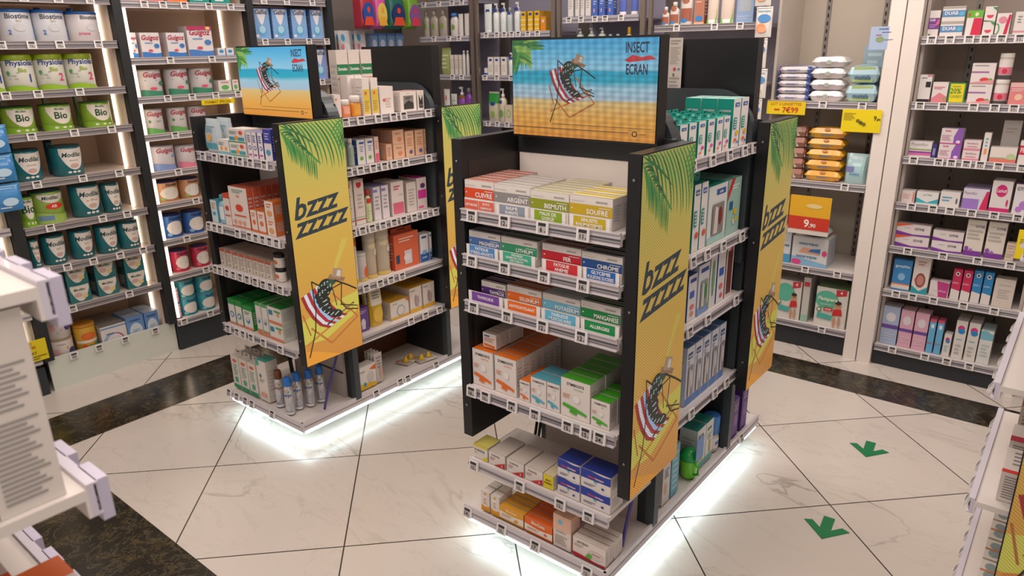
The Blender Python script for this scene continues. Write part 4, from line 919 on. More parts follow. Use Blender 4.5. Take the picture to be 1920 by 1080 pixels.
row('-Y', 1.58, .130, PG+'base deck', OC, [
    ('brush_box', B, 'white and green carton with a tab', 'hang', 'e0d8d0,cfc8c0,d2c9c0', 'e .5 .85 .3 .05 d8704a;l .2 .4 .8 .75 5 7aa88a;r 0 0 1 .12 2f9a6a;r .3 .2 .7 .35 4aa88a', '440-454 455-470 471-486', .19, .05, 2, 1),
    ('brush_box', B, 'taller white and teal carton', 'box', 'e4dcd4,4fb0a4,cfc7be', 'r 0 .86 .3 1 4fb0a4;e .35 .62 .12 .05 3a8a8a;l .2 .45 .7 .55 2 9aa89a;r .2 .1 .8 .2 e0a890', '488-506', .2, .06, 1, 1)])
def spray(x, y, brown, lab):
    m = MB(); m.lathe([(.019, 0), (.0205, .004), (.0205, .12), (.016, .133), (.013, .137)], mat('c9c9ce', .22, metal=.55), 22)
    ph = 1.3; mp = lambda u, v, L: ((.0206+.0004*L)*math.sin((u-.5)*2.6), -(.0206+.0004*L)*math.cos((u-.5)*2.6), v*.137)
    m.art('t energie .5 .68 .09 %s .8 b;e .3 .82 .05 .03 d84a6a;e .5 .86 .05 .03 e8b02a;e .7 .82 .05 .03 4aa84a;l .2 .2 .8 .5 4 8a8f9a;r .1 .02 .9 .1 e4e4e8' % ('8a4a24' if brown else '2a4f9c'), .054, .137, mp, flat=False)
    o = m.build('spray_can'); o.location = (x, y, .1295); o.rotation_euler.z = .5
    c = MB(); c.lathe([(.0165, .135), (.017, .138), (.017, .158), (.0145, .172), (.013, .174)], mat('6a3d22' if brown else '1f6fc4', .3), 20); c.build('cap', o)
    tag(o, lab, 'spray can', 'spray cans on the can-side stand deck')
for i, (px, y, br) in enumerate([(519, 1.66, 1), (528, 1.604, 1), (546, 1.586, 0), (562, 1.64, 0), (584, 1.69, 0), (604, 1.745, 0)]):
    spray(along('-Y', y, .13, px), y, br, ['brown-capped spray can beside the tabbed cartons', 'brown-capped spray can touching a blue-capped one', 'blue-capped spray can standing closest to the deck edge', 'blue-capped spray can behind the front blue one', 'blue-capped spray can, third of its line', 'blue-capped spray can at the back beside the cable'][i])
# ---- side of the can-side stand
PS = 'can-side stand side, '; SX = -2.475; A5 = 'from the near screen'
row('+X', SX-.12, Z(1.349), PS+'top shelf', A5, [('cream_box', B, 'tall box with a green band', 'box', 'dcd0c8,d6cac2,cfc3bb', 'r 0 .62 1 .78 2a7a4e;t Dermatine .5 .71 .05 e8e8e0 .8 b;r 0 .55 1 .57 b8505a;l .2 .2 .8 .45 3 b8aca4', '640-661 662-683 684-705', .27, .05, 1, 1)])
row('+X', SX-.068, Z(1.349), PS+'top shelf', A5, [('oil_box', B, 'tall plain white box', 'box', 'e6ddd8,ded4ce,e0d6d0,,', '', '657-670 671-685', .165, .05, 1, 1)])
row('+X', SX, Z(1.349), PS+'top shelf', A5, [
    ('oil_box', B, 'plain white carton', 'box', 'e2d8d2,ded4ce,e0d6d0,,', 'e .3 .8 .15 .05 e07a5a', '628-642', 178, .05, 1, 1),
    ('oil_bottle', 'bottle', 'orange oil bottle, white cap', 'bottle', 'dd8458,e8e0da,.3,.8', 'r .2 .2 .8 .6 e6a890', '645-662', 188, .04, 1, 1),
    ('oil_bottle', 'bottle', 'amber oil bottle, white cap', 'bottle', 'd98a28,e8e0da,.32,.8', 'r .2 .1 .8 .6 e0a040', '664-682', 180, .04, 1, 1),
    ('oil_box', B, 'white box with yellow lower half', 'box', 'e6ddd6,e0d6d0,d9cfc8', 'r .06 .04 .94 .7 dfc04a;e .4 .6 .14 .05 d8602a;l .15 .1 .8 .4 5 b89a3a', '684-697 699-713', 147, .05, 2, 1),
    ('oil_box', B, 'white box with small pink marks', 'box', 'e4dad4,dcd0ca,d9cfc8', 'e .3 .5 .12 .06 d8706a;l .4 .2 .8 .6 4 d0b4ac', '715-740', 163, .05, 2, 1),
    ('perfume_box', B, 'cream box with a monochrome photo', 'box', 'e4dad2,c9a0a0,cfc4bc', 'r .2 .1 .82 .8 8a827c;p .2 .1 .82 .1 .82 .4 .5 .55 .2 .35 3a3836;l .3 .6 .7 .75 2 3a3836;t APIVITA .5 .9 .04 4a4440 .6', '752-782', 173, .05, 2, 1),
    ('perfume_box', B, 'cream box with a dark photo', 'box', 'e4dad2,c9a0a0,cfc4bc', 'r .2 .1 .82 .8 3a3a38;p .2 .8 .82 .8 .5 .5 cfc8c0;l .25 .15 .8 .3 2 8a8a84;t APIVITA .5 .9 .04 4a4440 .6', '784-812', 170, .05, 2, 1)])
row('+X', SX, Z(1.144), PS+'second shelf', A5, [
    ('lotion_bottle', 'bottle', 'clear bottle with a white cap', 'bottle', 'a8b4a8,e8e2de,.18,.55', 'l .2 .15 .8 .6 4 6a8a9a', '643-655 657-670', 263, .03, 2, 1),
    ('lotion_box', B, 'white and blue box', 'box', 'e2dcda,c9c8d0,2f5fa8', 'r .3 .82 .9 .9 2f5fa8;l .35 .5 .8 .75 3 8aa0c0;e .5 .25 .2 .08 6fa84a', '672-687 688-703', 263, .05, 2, 1),
    ('lotion_box', B, 'slim pink and white box', 'box', 'e6ccc0,e0bca8,d8a890', 'r .1 0 .9 .35 d8607a;l .2 .5 .8 .85 4 c98a7a', '705-713', 257, .05, 2, 1),
    ('cream_box', B, 'low peach box', 'box', 'e0b498,d8a888,cf9a7c', 'l .2 .2 .8 .8 4 c0806a', '726-737', .07, .06, 2, 1),
    ('cream_box', B, 'stacked peach box', 'box', 'e2b698,cf9c7c,cf9a7c', 't MELIFA .5 .75 .12 8a5a48 .7;e .6 .35 .2 .15 d88a6a', '739-760', .063, .07, 2, 2),
    ('cream_box', B, 'tall peach box', 'box', 'e4b898,d8a080,cf9a7c', 't MELIFA .5 .86 .05 8a5a48 .8;l .2 .4 .8 .75 4 c88a6a;e .6 .18 .2 .08 5a5f9c', '762-778 780-796 797-812', 247, .06, 3, 1)])
row('+X', SX, Z(.884), PS+'third shelf', A5, [
    ('serum_box', B, 'tall white box with a red crest', 'box', 'e4d8d2,dccfc8,d4c8c0', 'p .25 .93 .75 .93 .75 .85 .5 .8 .25 .85 c8303a;r 0 .1 1 .12 b8403a;r 0 .16 1 .17 8ac07a;l .3 .35 .8 .7 4 c0b0a8', '648-667 669-688', 342, .05, 1, 1),
    ('serum_bottle', 'bottle', 'slim bottle with a red cap', 'bottle', 'd6dcae,d04038,.16,.5', 'r .1 .6 .9 .75 d04038;l .2 .1 .8 .5 4 8aa88a', '691-702', 358, .025, 1, 1),
    ('serum_box', B, 'white box with lavender top', 'box', 'e0d8dc,8a80c0,cfc8cc', 'r 0 .84 .6 .92 8a80c0;l .2 .3 .8 .75 4 a8a0a8', '704-717 719-732', 352, .06, 2, 1),
    ('serum_box', B, 'white box with a pink foot', 'box', 'e2d6d2,dccfc8,cfc4bc', 'r .1 .04 .95 .38 d86a84;t roge-cavailles .75 .6 .04 4a3a3a .3;l .2 .75 .7 .9 2 c04a5a', '737-760', 343, .06, 2, 1),
    ('serum_box', B, 'grey-white box', 'box', 'd9cfca,cfc4be,c9beb8', 'l .2 .2 .8 .8 6 b0a4a0', '765-783', .14, .06, 2, 1),
    ('serum_box', B, 'box with a magenta label', 'box', 'dcd0ce,c2409a,c9beb8', 'r .1 .35 .95 .62 cf3a9a;e .6 .75 .25 .08 5a3a6a;r .1 .05 .6 .12 e05a9a', '784-802', 335, .06, 2, 1)])
row('+X', SX, Z(.622), PS+'fourth shelf', A5, [
    ('teat_box', B, 'slim white box with orange corner', 'box', 'e2dad4,d9d0ca,cfc6c0', 'p .4 .85 1 .95 1 .75 e0702e;t medela .5 .9 .03 4a4440 .7;r .35 .15 .6 .5 b9b4c0;r 0 0 1 .08 e0b84a', '657-674', 445, .06, 1, 1),
    ('cup_pack', 'pack', 'low clear cup pack', 'can', 'd6d0cc,d2ccc8,.12', 'e .7 .3 .25 .2 e8662a;r 0 0 1 .1 e0c070', '677-695', 477, .06, 1, 1),
    ('bottle_pack', 'pack', 'baby bottle pack with orange band', 'can', 'c9bda8,e0d6c8,.22', 'e .5 .68 .35 .05 e6d8b4;p 0 .12 1 .3 1 .45 0 .45 e8662a;r 0 0 1 .08 e0c070;e .7 .55 .18 .08 e8ded4', '694-713 715-739', 436, .07, 1, 1),
    ('milk_bag_box', B, 'large orange carton with a tab', 'hang', 'dc6a48,d05f40,c95a3c', 'l .2 .75 .8 .9 2 f0d0c0;r .06 .18 .2 .42 2a4a6a;r .4 .1 .7 .5 d8d0d4;e .5 .3 .14 .1 e8e0e2', '742-787', 434, .06, 2, 1),
    ('brush_box', B, 'white and blue slim carton', 'box', 'e4e2e4,cfc8c4,cfcacc', 'r 0 0 1 .3 2a62b0;r .2 .85 .8 .92 2a4f8c;e .5 .35 .3 .08 8ab0e0;t BOBO .5 .16 .06 e8e8f0 .6 b', '790-805 807-819', 441, .05, 1, 1)])
row('+X', SX, Z(.384), PS+'fifth shelf', A5, [
    ('breast_pump_box', B, 'violet carton with a white pump', 'box', '6a4a94,5f4088,5a3c80', 'e .5 .35 .2 .2 e0d8e4;r .35 .1 .65 .35 e0d8e4;l .2 .75 .8 .9 2 cabade', '673-694', .115, .07, 1, 1),
    ('teat_blister', 'pack', 'yellow teat card pack', 'pouch', 'e0b83a', 'r .05 .55 .95 .95 e6e0d4;l .2 .7 .8 .9 3 8a8a84;e .5 .3 .4 .2 e8c24a', '700-723', .19, .04, 2, 1),
    ('nursing_box', B, 'white carton of nursing pads', 'box', 'e4dcd4,d2a02a,d8ccc0', 't medela .25 .85 .08 4a4440 .4;e .55 .4 .22 .3 8fa8b0;e .55 .4 .18 .25 e0dcd8;p .8 1 1 .75 1 1 e0702e;r 0 0 1 .12 e0a82e', '734-768', .09, .075, 3, 1),
    ('nursing_box', B, 'white and yellow carton', 'box', 'e4dcd4,d8a020,d8ccc0', 't medela .25 .88 .07 4a4440 .4;e .5 .45 .12 .25 c08a94;e .62 .4 .12 .22 b0a8a8;r 0 0 1 .14 e8b02a;e .85 .5 .1 .2 e0d8d2', '770-793 795-819', .125, .07, 3, 1)])
row('+X', SX, .130, PS+'base deck', A5, [
    ('nursing_box', B, 'wide low white and yellow carton', 'box', 'e6e0da,dcd4ce,d2cac2', 't medela .25 .78 .07 4a4440 .4;p .65 .8 1 .7 1 .95 e0602a;e .7 .45 .2 .25 cfc8c8;p 0 0 1 0 1 .15 0 .28 e8b82a;e .35 .2 .08 .1 3a9ac0', '668-714', .115, .05, 1, 1),
    ('nursing_box', B, 'grey milk storage pack', 'pouch', 'c9c2bc', 'l .2 .5 .8 .9 4 8a8480;e .6 .4 .2 .2 c8a09a;p 0 0 1 0 1 .2 0 .1 e0b82a', '700-722', .15, .02, 4, 1)])
for k, (y, x, rz) in enumerate(((2.29, -2.56, .2), (2.36, -2.51, -.15))):
    m = MB(); m.box(-.055, .055, -.04, .04, 0, .004, mat('ddd6cc')); m.art('r 0 0 .4 1 b8a898;l .5 .2 .95 .8 4 7a9a8a;p 0 .8 .3 1 0 1 d04030', .11, .08, lambda u, v, L: (-.055+.11*u, -.04+.08*v, .004+.0003*L)); o = m.build('teat_card')
    for xx in (-.02, .025):
        c = MB(); c.lathe([(.018, .0045), (.018, .01), (.009, .018), (.006, .03)], mat('e0b42e', .25, coat=.5), 16, xx, 0); c.build('teat', o)
    o.location = (x, y, .1295); o.rotation_euler.z = math.pi/2+rz; tag(o, 'flat card of two yellow teats '+('behind the other' if k == 0 else 'at the deck edge')+' on the can-side stand', 'teats')
# ---- wide can bay
C = 'can'; LF = -3.985; PW = 'wide can bay, '; OA = 'from the narrow bay'
def modi(sub, extra='', c='1f6f78'): return f's .2 .95 .92 .2 e4ddd6;t Modilac .55 .7 .15 16454c .82 bi;t {sub} .56 .52 .07 a88a6a .45;e .56 .34 .12 .07 c9a8a0;e .4 .13 .05 .035 e0dcd8;e .52 .13 .05 .035 e0dcd8;e .64 .13 .05 .035 e0dcd8;{extra}'
bioc = 's .15 .95 .9 .25 e4ddd0;t Modilac .5 .82 .08 2a5a50 .5 bi;t Bio .52 .58 .26 174a30 .75 b;w 0 .2 .04 1 7fae2c;e .35 .12 .05 .04 e4ddd0;e .55 .12 .05 .04 e4ddd0;e .72 .12 .05 .04 e4ddd0'
row('+X', LF, Z(1.68), PW+'top shelf', OA, [
    ('milk_can', C, 'white and royal blue can', C, 'dcdfe6,1f62b0,.1', 't Biostime .5 .78 .15 4a4f5c .92 b;t BIO .5 .64 .07 c09a50 .3;p 1 0 1 .5 .4 0 3a86c8;p 0 0 1 0 1 .08 0 .02 3a86c8;e .5 .45 .14 .12 cfcfd2;t 2 .25 .3 .14 2a6ab8 .2 b', '10-78 76-138', 15, .13, 1, 1),
    ('milk_can', C, 'white and pink can, blue lid', C, 'dcd6d8,1f62b0,.1', 't Biostime .6 .8 .13 4a4f5c .8 b;p 1 0 1 .35 .4 0 dc7a8c;e .6 .48 .13 .12 cfcfd2;t prema .4 .25 .1 d2607a .5 b', '140-199', 20, .13, 1, 1)])
row('+X', LF-.12, Z(1.68), PW+'top shelf', OA, [('milk_can', C, 'shaded blue can behind', C, '7f98b4,1f62b0,.1', 'r .2 .2 .8 .6 a8b8c8', '4-14 78-90 138-150', .16, .09, 1, 1)])  # shelf shade is put into the duller blue of these rear cans
phy = lambda n, c: f't Physiolac .5 .75 .15 22408c .92 b;t Bio .5 .58 .12 9ab02a .4 b;t {n} .68 .36 .22 {c} .3 b;w 0 .12 .05 0 8fb82a;l .1 .3 .4 .55 3 b0b4a8;e .14 .5 .05 .06 4a9a5a'
row('+X', LF, Z(1.46), PW+'second shelf', OA, [
    ('milk_can', C, 'white and lime can, blue numeral', C, 'dcdcd0,94ac1c,.16', phy('1', '22408c'), '-14-16 20-82', 103, .13, 1, 1),
    ('milk_can', C, 'white and lime can, pink numeral', C, 'dcdcd0,94ac1c,.16', phy('2', 'd84a7c'), '80-138 136-191', 101, .13, 1, 1)])
row('+X', LF, Z(1.268), PW+'third shelf', OA, [('milk_can', C, 'lime green organic milk can', C, '8ab038,3f7a3c,.05', bioc, '16-80 90-148 166-222', 202, .13, 1, 1)])
row('+X', LF-.14, Z(1.268), PW+'third shelf', OA, [('milk_can', C, 'green can in the shade behind', C, '6f9a3c,2f6a3c,.05', 's .15 .95 .9 .25 c9c2b0', '10-30 92-104 150-166', .17, .12, 1, 1)])  # darker greens and dull shield: shade painted into the rear cans
row('+X', LF, Z(1.043), PW+'fourth shelf', OA, [('milk_can', C, 'teal and white can', C, '1f6f78,1d5f68,.05', modi('doucea', 't 1 .9 .14 .1 e4ddd6 .1'), '31-92 110-170', 285, .13, 1, 1)])
row('+X', LF-.14, Z(1.043), PW+'fourth shelf', OA, [('milk_can', C, 'teal can in the shade behind', C, '1a5a63,164a52,.05', '', '26-40 96-112', .17, .12, 1, 1)])  # same teal as the front cans, darkened to paint in the shade
row('+X', LF, Z(.825), PW+'fifth shelf', OA, [
    ('milk_can', C, 'dark lidded organic can', C, '7fae38,2f5a3c,.05', bioc, '28-80', 370, .12, 1, 1),
    ('milk_can', C, 'green can with a red heart', C, '8fae4a,2a6f78,.05', 's .15 .95 .9 .62 e4ddd6;t Modilac .5 .78 .11 16454c .8 bi;e .58 .52 .25 .09 d83a2e;t AR .56 .52 .09 f0e8e4 .4 b;w 0 .3 .05 1 9ab85a;r .1 .1 .5 .25 6a8ab0', '70-134', 362, .13, 1, 1),
    ('milk_can', C, 'teal and white can, red script', C, '1f6f78,1d5f68,.05', modi('AR', 'l .4 .48 .7 .52 1 c84a3a'), '148-202', 350, .13, 1, 1),
    ('milk_can', C, 'teal can, small script', C, '1c626b,1a5660,.05', modi('AR'), '203-236', 345, .13, 1, 1)])
row('+X', LF, Z(.615), PW+'sixth shelf', OA, [('milk_can', C, 'teal and white milk can', C, '1f6f78,1d5f68,.05', modi('RIZ', 't 2 .9 .14 .1 e4ddd6 .1 b'), '28-84 86-144 139-193 186-238 231-272', 450, .13, 1, 1)])
row('+X', LF, Z(.395), PW+'seventh shelf', OA, [('milk_box', B, 'teal and cream carton', B, '2a7074,2a6068,1d5056', 's .08 .95 .92 .05 dcd6ca;t Modilac .5 .68 .13 16454c .7 bi;e .4 .4 .18 .12 c9a8a0;e .7 .3 .14 .12 d8c48a', '70-117 132-176 187-225 241-278', 510, .1, 1, 2)])
row('+X', LF-.019, .117, PW+'frosted plinth', OA, [
    ('milk_can', C, 'white can with a gold base', C, 'dcd4d0,d0b48a,.06', 't novalac .4 .8 .07 4a4a50 .4;e .75 .45 .14 .14 4a4a86;p .3 .6 .6 .7 .6 .55 e0a040;e .2 .5 .12 .12 dca8a8;l .1 .25 .5 .4 2 b8a8a8', '103-151', 597, .12, 2, 2),
    ('baby_milk_tin', C, 'yellow and orange tin', C, 'd8a83a,c8882a,.1', 'e .5 .62 .3 .12 e07030;r .0 .42 1 .5 e4dcd0;e .3 .3 .1 .08 d8502e;e .52 .28 .12 .08 8a8a3a;e .78 .3 .1 .08 2a9a90;r 0 0 1 .14 e4ddd4', '155-194', 614, .11, 1, 1),
    ('milk_box', B, 'white carton with a pink arc', B, 'dedad8,8a8684,cfc8c4', 'r 0 .88 1 .93 5f8fc8;e .5 .25 .4 .42 c04a7c;e .42 .25 .4 .42 9fb0d8;e .5 .25 .34 .36 dedad8;l .2 .6 .5 .7 1 4a5a8a', '196-243', 616, .05, 5, 1),
    ('milk_box', B, 'sky blue carton', B, '6a92c8,8fa0b8,5f86bc', 'e .5 .4 .38 .34 d0dbe6;t novalac .5 .86 .1 2a4a8c .7 b;l .3 .3 .7 .5 3 8aa4c8;e .2 .2 .08 .08 e0a070', '244-276 278-311', 598, .08, 2, 1)])
# ---- narrow formula bay
PN = 'narrow formula bay, '; OB = 'from the wide bay'
gui = lambda c, x='': f'r 0 0 1 .18 {c};w .05 .22 .03 1 {c};t Guigoz .52 .78 .19 b01c3c .92 bi;l .2 .55 .6 .64 1 6a9ac8;e .8 .48 .14 .09 {c};e .45 .3 .12 .05 d8506a;{x}'
row('+X', LF, Z(1.873), PN+'top shelf', OB, [
    ('milk_box', B, 'coral and white carton', B, 'd8c4c0,d8b0a8,cfb8b4', 'r 0 0 1 .35 dc6a60;l .2 .1 .8 .3 2 f0dcd8', '226-240 243-272 280-308', .14, .1, 1, 1), ('milk_box', B, 'orange and white carton', B, 'd8c4b8,d8b0a0,cfb8b4', 'r 0 0 1 .4 e07a34;l .2 .1 .8 .3 2 f0dcd8', '315-352', .14, .1, 1, 1), ('milk_box', B, 'teal and white carton', B, 'd0d4d0,2a8c88,2a8c88', 'r 0 0 1 .35 1f9088;l .2 .1 .8 .3 2 f0ece8', '356-394 397-432', .14, .1, 1, 1)])
row('+X', LF, Z(1.596), PN+'second shelf', OB, [
    ('milk_box', B, 'white and blue carton, red script', B, 'dcd6d8,cfc8c4,c8bfc0,,c8a8ac', gui('3a78c0'), '249-262 266-308 318-352', 61, .1, 1, 1),
    ('milk_box', B, 'blue carton with a magenta header', B, 'dcd6d8,c03a68,c8bfc0', gui('4a7cc0', 'r .0 .88 1 1 b83262;e .85 .94 .09 .05 e8c878'), '357-403', 49, .1, 1, 1),
    ('milk_box', B, 'small white carton, blue dots', B, 'dcd6d8,cfc8c4,c8bfc0', 'e .5 .6 .3 .2 2a90c8;r 0 0 1 .2 6aa8d8', '410-424 426-440', 90, .06, 1, 1)])
row('+X', LF, Z(1.40), PN+'third shelf', OB, [
    ('milk_can', C, 'white and forest green can', C, 'd4ced0,c8c2c4,.04', gui('3a8468'), '268-319 322-366 369-408', 131, .12, 1, 1),
    ('milk_box', B, 'small white and green carton', B, 'dcd6d0,cfc8c4,c8bfb8', 'e .5 .4 .3 .2 5fa85a;r 0 0 1 .12 5fa85a;l .2 .75 .8 .9 1 c06a7a', '412-436 438-449', 151, .06, 1, 1)])
row('+X', LF, Z(1.205), PN+'fourth shelf', OB, [('milk_can', C, 'grey-white and green can', C, 'd0cacc,c8c2c4,.04', 't Guigoz .52 .78 .19 b01c3c .92 bi;t bio .55 .52 .1 5a9a5a .3;w 0 .2 .05 1 5fa052;e .18 .5 .06 .06 4a8a5a', '278-321 324-362 365-396', 206, .12, 1, 1)])
row('+X', LF, Z(1.005), PN+'fifth shelf', OB, [('milk_can', C, 'white and lilac blue can', C, 'd0ccd4,c8c2c8,.04', 't Guigoz .52 .78 .19 b01c3c .92 bi;w 0 .25 .05 1 7a92c4;e .8 .55 .12 .07 8aa4d0;l .2 .35 .7 .45 1 c8b08a', '293-339', 276, .12, 1, 1), ('milk_can', C, 'white and pink can', C, 'd4ccd0,c8c2c8,.04', 't Guigoz .52 .78 .19 b01c3c .92 bi;w 0 .22 .05 1 d87a94', '342-376', 274, .12, 1, 1)])
nov = lambda c, d_: f'e .52 .42 .36 .3 e0dad4;t Novalac .6 .84 .14 26324f .82 b;l .35 .35 .7 .5 2 {d_};e .25 .15 .1 .07 {d_};r 0 0 1 .06 {c}'
row('+X', LF, Z(.83), PN+'sixth shelf', OB, [('milk_can', C, 'tan can with a navy rim', C, 'c9946a,26347c,.05', nov('c9946a', '8ab060'), '300-345 347-382', 344, .12, 1, 1)])
row('+X', LF, Z(.625), PN+'seventh shelf', OB, [('milk_can', C, 'blue can with a navy rim', C, '3a6cb4,22347c,.05', nov('3a6cb4', '8ab0d8'), '290-308 311-354 356-391', 407, .12, 1, 1)])
row('+X', LF, Z(.42), PN+'eighth shelf', OB, [('milk_can', C, 'crimson and white can', C, 'c83a58,3a3a7c,.05', nov('c83a58', 'd86a7c'), '304-322 326-368 370-400', 474, .12, 1, 1)])
row('+X', LF, Z(.15), PN+'bottom deck', OB, [
    ('milk_can', C, 'pink and white can, stacked', C, 'd8a0b0,d8d0cc,.12', 'r 0 .5 1 .75 dcd4d4;t Novalac .5 .62 .1 c84a7a .8 b;e .5 .3 .3 .15 e0a8b8;r 0 0 1 .06 4a4a8c', '312-346', 543, .11, 1, 2),
    ('milk_can', C, 'aqua and white can, stacked', C, '3a9cb0,8abcc8,.06', nov('3a9cb0', '8ac0c8'), '343-379 380-411', 530, .11, 1, 2)])
row('+X', -4.12, Z(1.873), PN+'top shelf, further back', OB, [('milk_box', B, 'dark red carton', B, '9a3a3a', '', '219-232', .14, .1, 1, 1)])
o = MB(); o.box(0, .2, 0, .002, 0, .028, mat('e8cc18', .4)); o.art('t FORMAT_SPECIAL .5 .5 .55 8a6a10 .8 b', .2, .028, flat_map(.2, .028, x0=0)); o = o.build('offer_sign'); o.location = (LX+.014, along('+X', LX, 1.38, 376), 1.372); o.rotation_euler.z = math.pi/2; tag(o, 'narrow yellow strip sign on the rail below the forest green cans', 'sign')
# ---- blue carton bay
PB = 'blue carton bay, '; OD = 'from the narrow bay'
gal = lambda c: f'p .1 1 .9 1 .62 .55 .5 .45 .38 .55 e0e0e6;t Gallia .5 .87 .14 26386c .85 b;e .5 .3 .28 .17 {c};e .5 .33 .2 .12 a8d0e4;e .15 .12 .1 .05 dcdce4;r 0 .97 1 1 2a4a9c'
row('+X', LF, Z(1.685), PB+'second shelf', OD, [('milk_box', B, 'sky blue drop carton', B, '7fa8d8,4a66a8,5f86bc', gal('5fa8d0'), '476-510 513-545 548-581 586-621', 14, .09, 1, 1), ('foot_insert_pack', 'pack', 'hanging grey sole-shaped pack', 'pouch', '9a9fb0', 'e .5 .5 .3 .4 c8cad4;e .5 .75 .2 .08 3a5a9a', '624-641', 15, .02, 1, 1)])
row('+X', LF, Z(1.44), PB+'third shelf', OD, [('milk_box', B, 'periwinkle drop carton', B, '7f98d4,4a66a8,5f7abc', gal('5fa8d0'), '520-552 556-588 592-630', 93, .09, 1, 1)])
row('+X', LF, Z(1.2), PB+'fourth shelf', OD, [('milk_box', B, 'pale pink carton', B, 'd8b4b4,cfa8a8,c8a0a0', 'l .1 .3 .9 .8 4 e6d4d2', '596-612 614-634', .1, .09, 1, 1)])
row('+X', LF, Z(1.912), PB+'top shelf', OD, [('milk_box', B, 'white and navy carton', B, 'd8d4d8,2a3f8c,c8c2c8', 'r 0 0 1 .1 2a3f8c;t Gallia .5 .8 .1 26386c .7 b', '475-510 513-547 550-584', .2, .09, 1, 1)])
# ---- frame-edge bay: hanging blue packs
for k, (z, dx) in enumerate(((1.235, -.01), (1.105, .0), (.97, .01))):
    o = pouch_item('filter_pack', .11, .05, .125, '3a86c4', 'l .1 .8 .9 .95 2 9ac4e4;e .5 .35 .3 .15 bcd8ec;l .1 .1 .5 .2 1 e4eef4'); o.location = (-3.86, 1.095, z); o.rotation_euler.z = math.pi/2
    m = MB(); m.tube([(0, .025, .11), (0, .06, .13), (0, .10, .128)], .002, MET); q = m.build('hook', o)
    tag(o, ['uppermost', 'middle', 'lowest'][k]+' blue hanging pack beside the black post of the wide can bay', 'pack')
o = MB(); o.box(0, .15, 0, .003, 0, .11, mat('e6d01c', .4)); o.art('t GOUT .4 .85 .13 b8502a .5 b;t ASSIETTES .4 .68 .12 b8502a .7 b;t OFFERT .45 .4 .13 8a3a1a .6 b;l .05 .06 .95 .28 2 7a6a20', .15, .11, flat_map(.15, .11, x0=0)); o = o.build('offer_sign'); o.location = (LX+.012, .97, .2); o.rotation_euler.z = math.pi/2; tag(o, 'yellow offer card with brown text at the foot of the frame-edge bay', 'sign')
row('+X', LF, Z(.62), 'frame-edge bay, fifth shelf', 'from post', [('snack_jar', 'jar', 'yellow-lidded jar', C, 'c8bca0,d8b02a,.2', 'r 0 .3 1 .6 e0d0b0', '-30-5 8-26', .12, .09, 1, 1)])
# ---- backpack bay
def backpack(y, w, h, c1, c2, c3, lab, z):
    g = empty('backpack', (-4.075, y, z)); tag(g, lab, 'backpack', None)
    m = MB(); nx, nz = 10, 12
    def f(u, v, s=1): 
        k = (1-abs(2*u-1)**5)**.4*(1-abs(2*v-1)**5)**.4; r_ = 1-.25*max(0, v-.7)**1*(1)
        return (.0+.075*k*s, (u-.5)*w*(1-.35*max(0, v-.75)), v*h)
    for i in range(nx):
        for j in range(nz):
            a = (i/nx, j/nz); b = ((i+1)/nx, (j+1)/nz); m.face([f(a[0], a[1]), f(b[0], a[1]), f(b[0], b[1]), f(a[0], b[1])], mat(c1, .5), True)
            m.face([f(a[0], a[1], 0), f(a[0], b[1], 0), f(b[0], b[1], 0), f(b[0], a[1], 0)], mat(c1, .5))
    m.build('bag', g)
    p = MB(); q = lambda u, v: (.082+.0, (u-.5)*w, v*h)
    pts = [(.5+.36*math.cos(t*math.pi/10)*(1), .42+.34*math.sin(t*math.pi/10)) for t in range(20)]
    p.face([q(*t) for t in pts], mat(c2, .4)); L = len(pts)
    for i in range(L): a, b = q(*pts[i]), q(*pts[(i+1) % L]); p.face([(.06, a[1], a[2]), (.06, b[1], b[2]), b, a], mat(c2, .4))
    p.build('front_pocket', g)
    p = MB(); p.face([(.0835, (u-.5)*w*.7, .1*h+v*h*.25) for u, v in ((0, 0), (1, 0), (.8, 1), (.2, 1))], mat(c3, .4)); p.face([(.0835, .1*w*math.cos(t), h*.55+.09*h*math.sin(t)) for t in [k*.628 for k in range(10)]], mat(c3, .4)); p.build('patch', g)
    p = MB(); p.tube([(.02, -.03, h*.97), (.02, -.02, h+.03), (.02, .02, h+.03), (.02, .03, h*.97)], .005, BLK); p.build('handle', g)
Lb = [(3.44, .15, 'a83040', '2a4f9c', 'd84a2e', 'red and blue'), (3.565, .13, 'c8589c', 'e0c060', 'e0a83a', 'pink and yellow'), (3.715, .19, '2a6a5c', '24386c', 'd8502e', 'dark green and navy'), (3.875, .15, '7aa83a', '8a5a9c', 'd8405a', 'lime and violet')]
row('+X', -4.14, Z(1.515), 'backpack bay', 'from the blue cartons', [
    ('teat_pack', 'pack', 'clear blister of baby teats', 'pouch', 'c9c8cc', 'e .3 .8 .15 .1 3a9ac0;e .5 .4 .3 .25 dcdce0;e .2 .55 .1 .08 d8707a', '643-665 671-695', 57, .05, 2, 1),
    ('dummy_pack', 'pack', 'pale blue dummy pack', B, '6f92c0,5f86b0,7fa0c8', 'e .5 .35 .3 .25 b8cce0;r 0 .85 1 1 4a76b0;e .5 .35 .12 .1 e0a8a8', '700-712 714-728 730-744 746-760 762-776', 62, .03, 2, 2)])
for a in Lb: backpack(a[0], a[1]*.86, .22, a[2], a[3], a[4], a[5]+' child backpack hanging in the recessed bay', 1.785)
m = MB(); m.tube([(-4.09, 3.2, 2.06), (-4.09, 3.89, 2.06)], .006, MET); o = m.build('hanging_rail'); tag(o, 'metal rail from which the four child backpacks hang', 'rail')
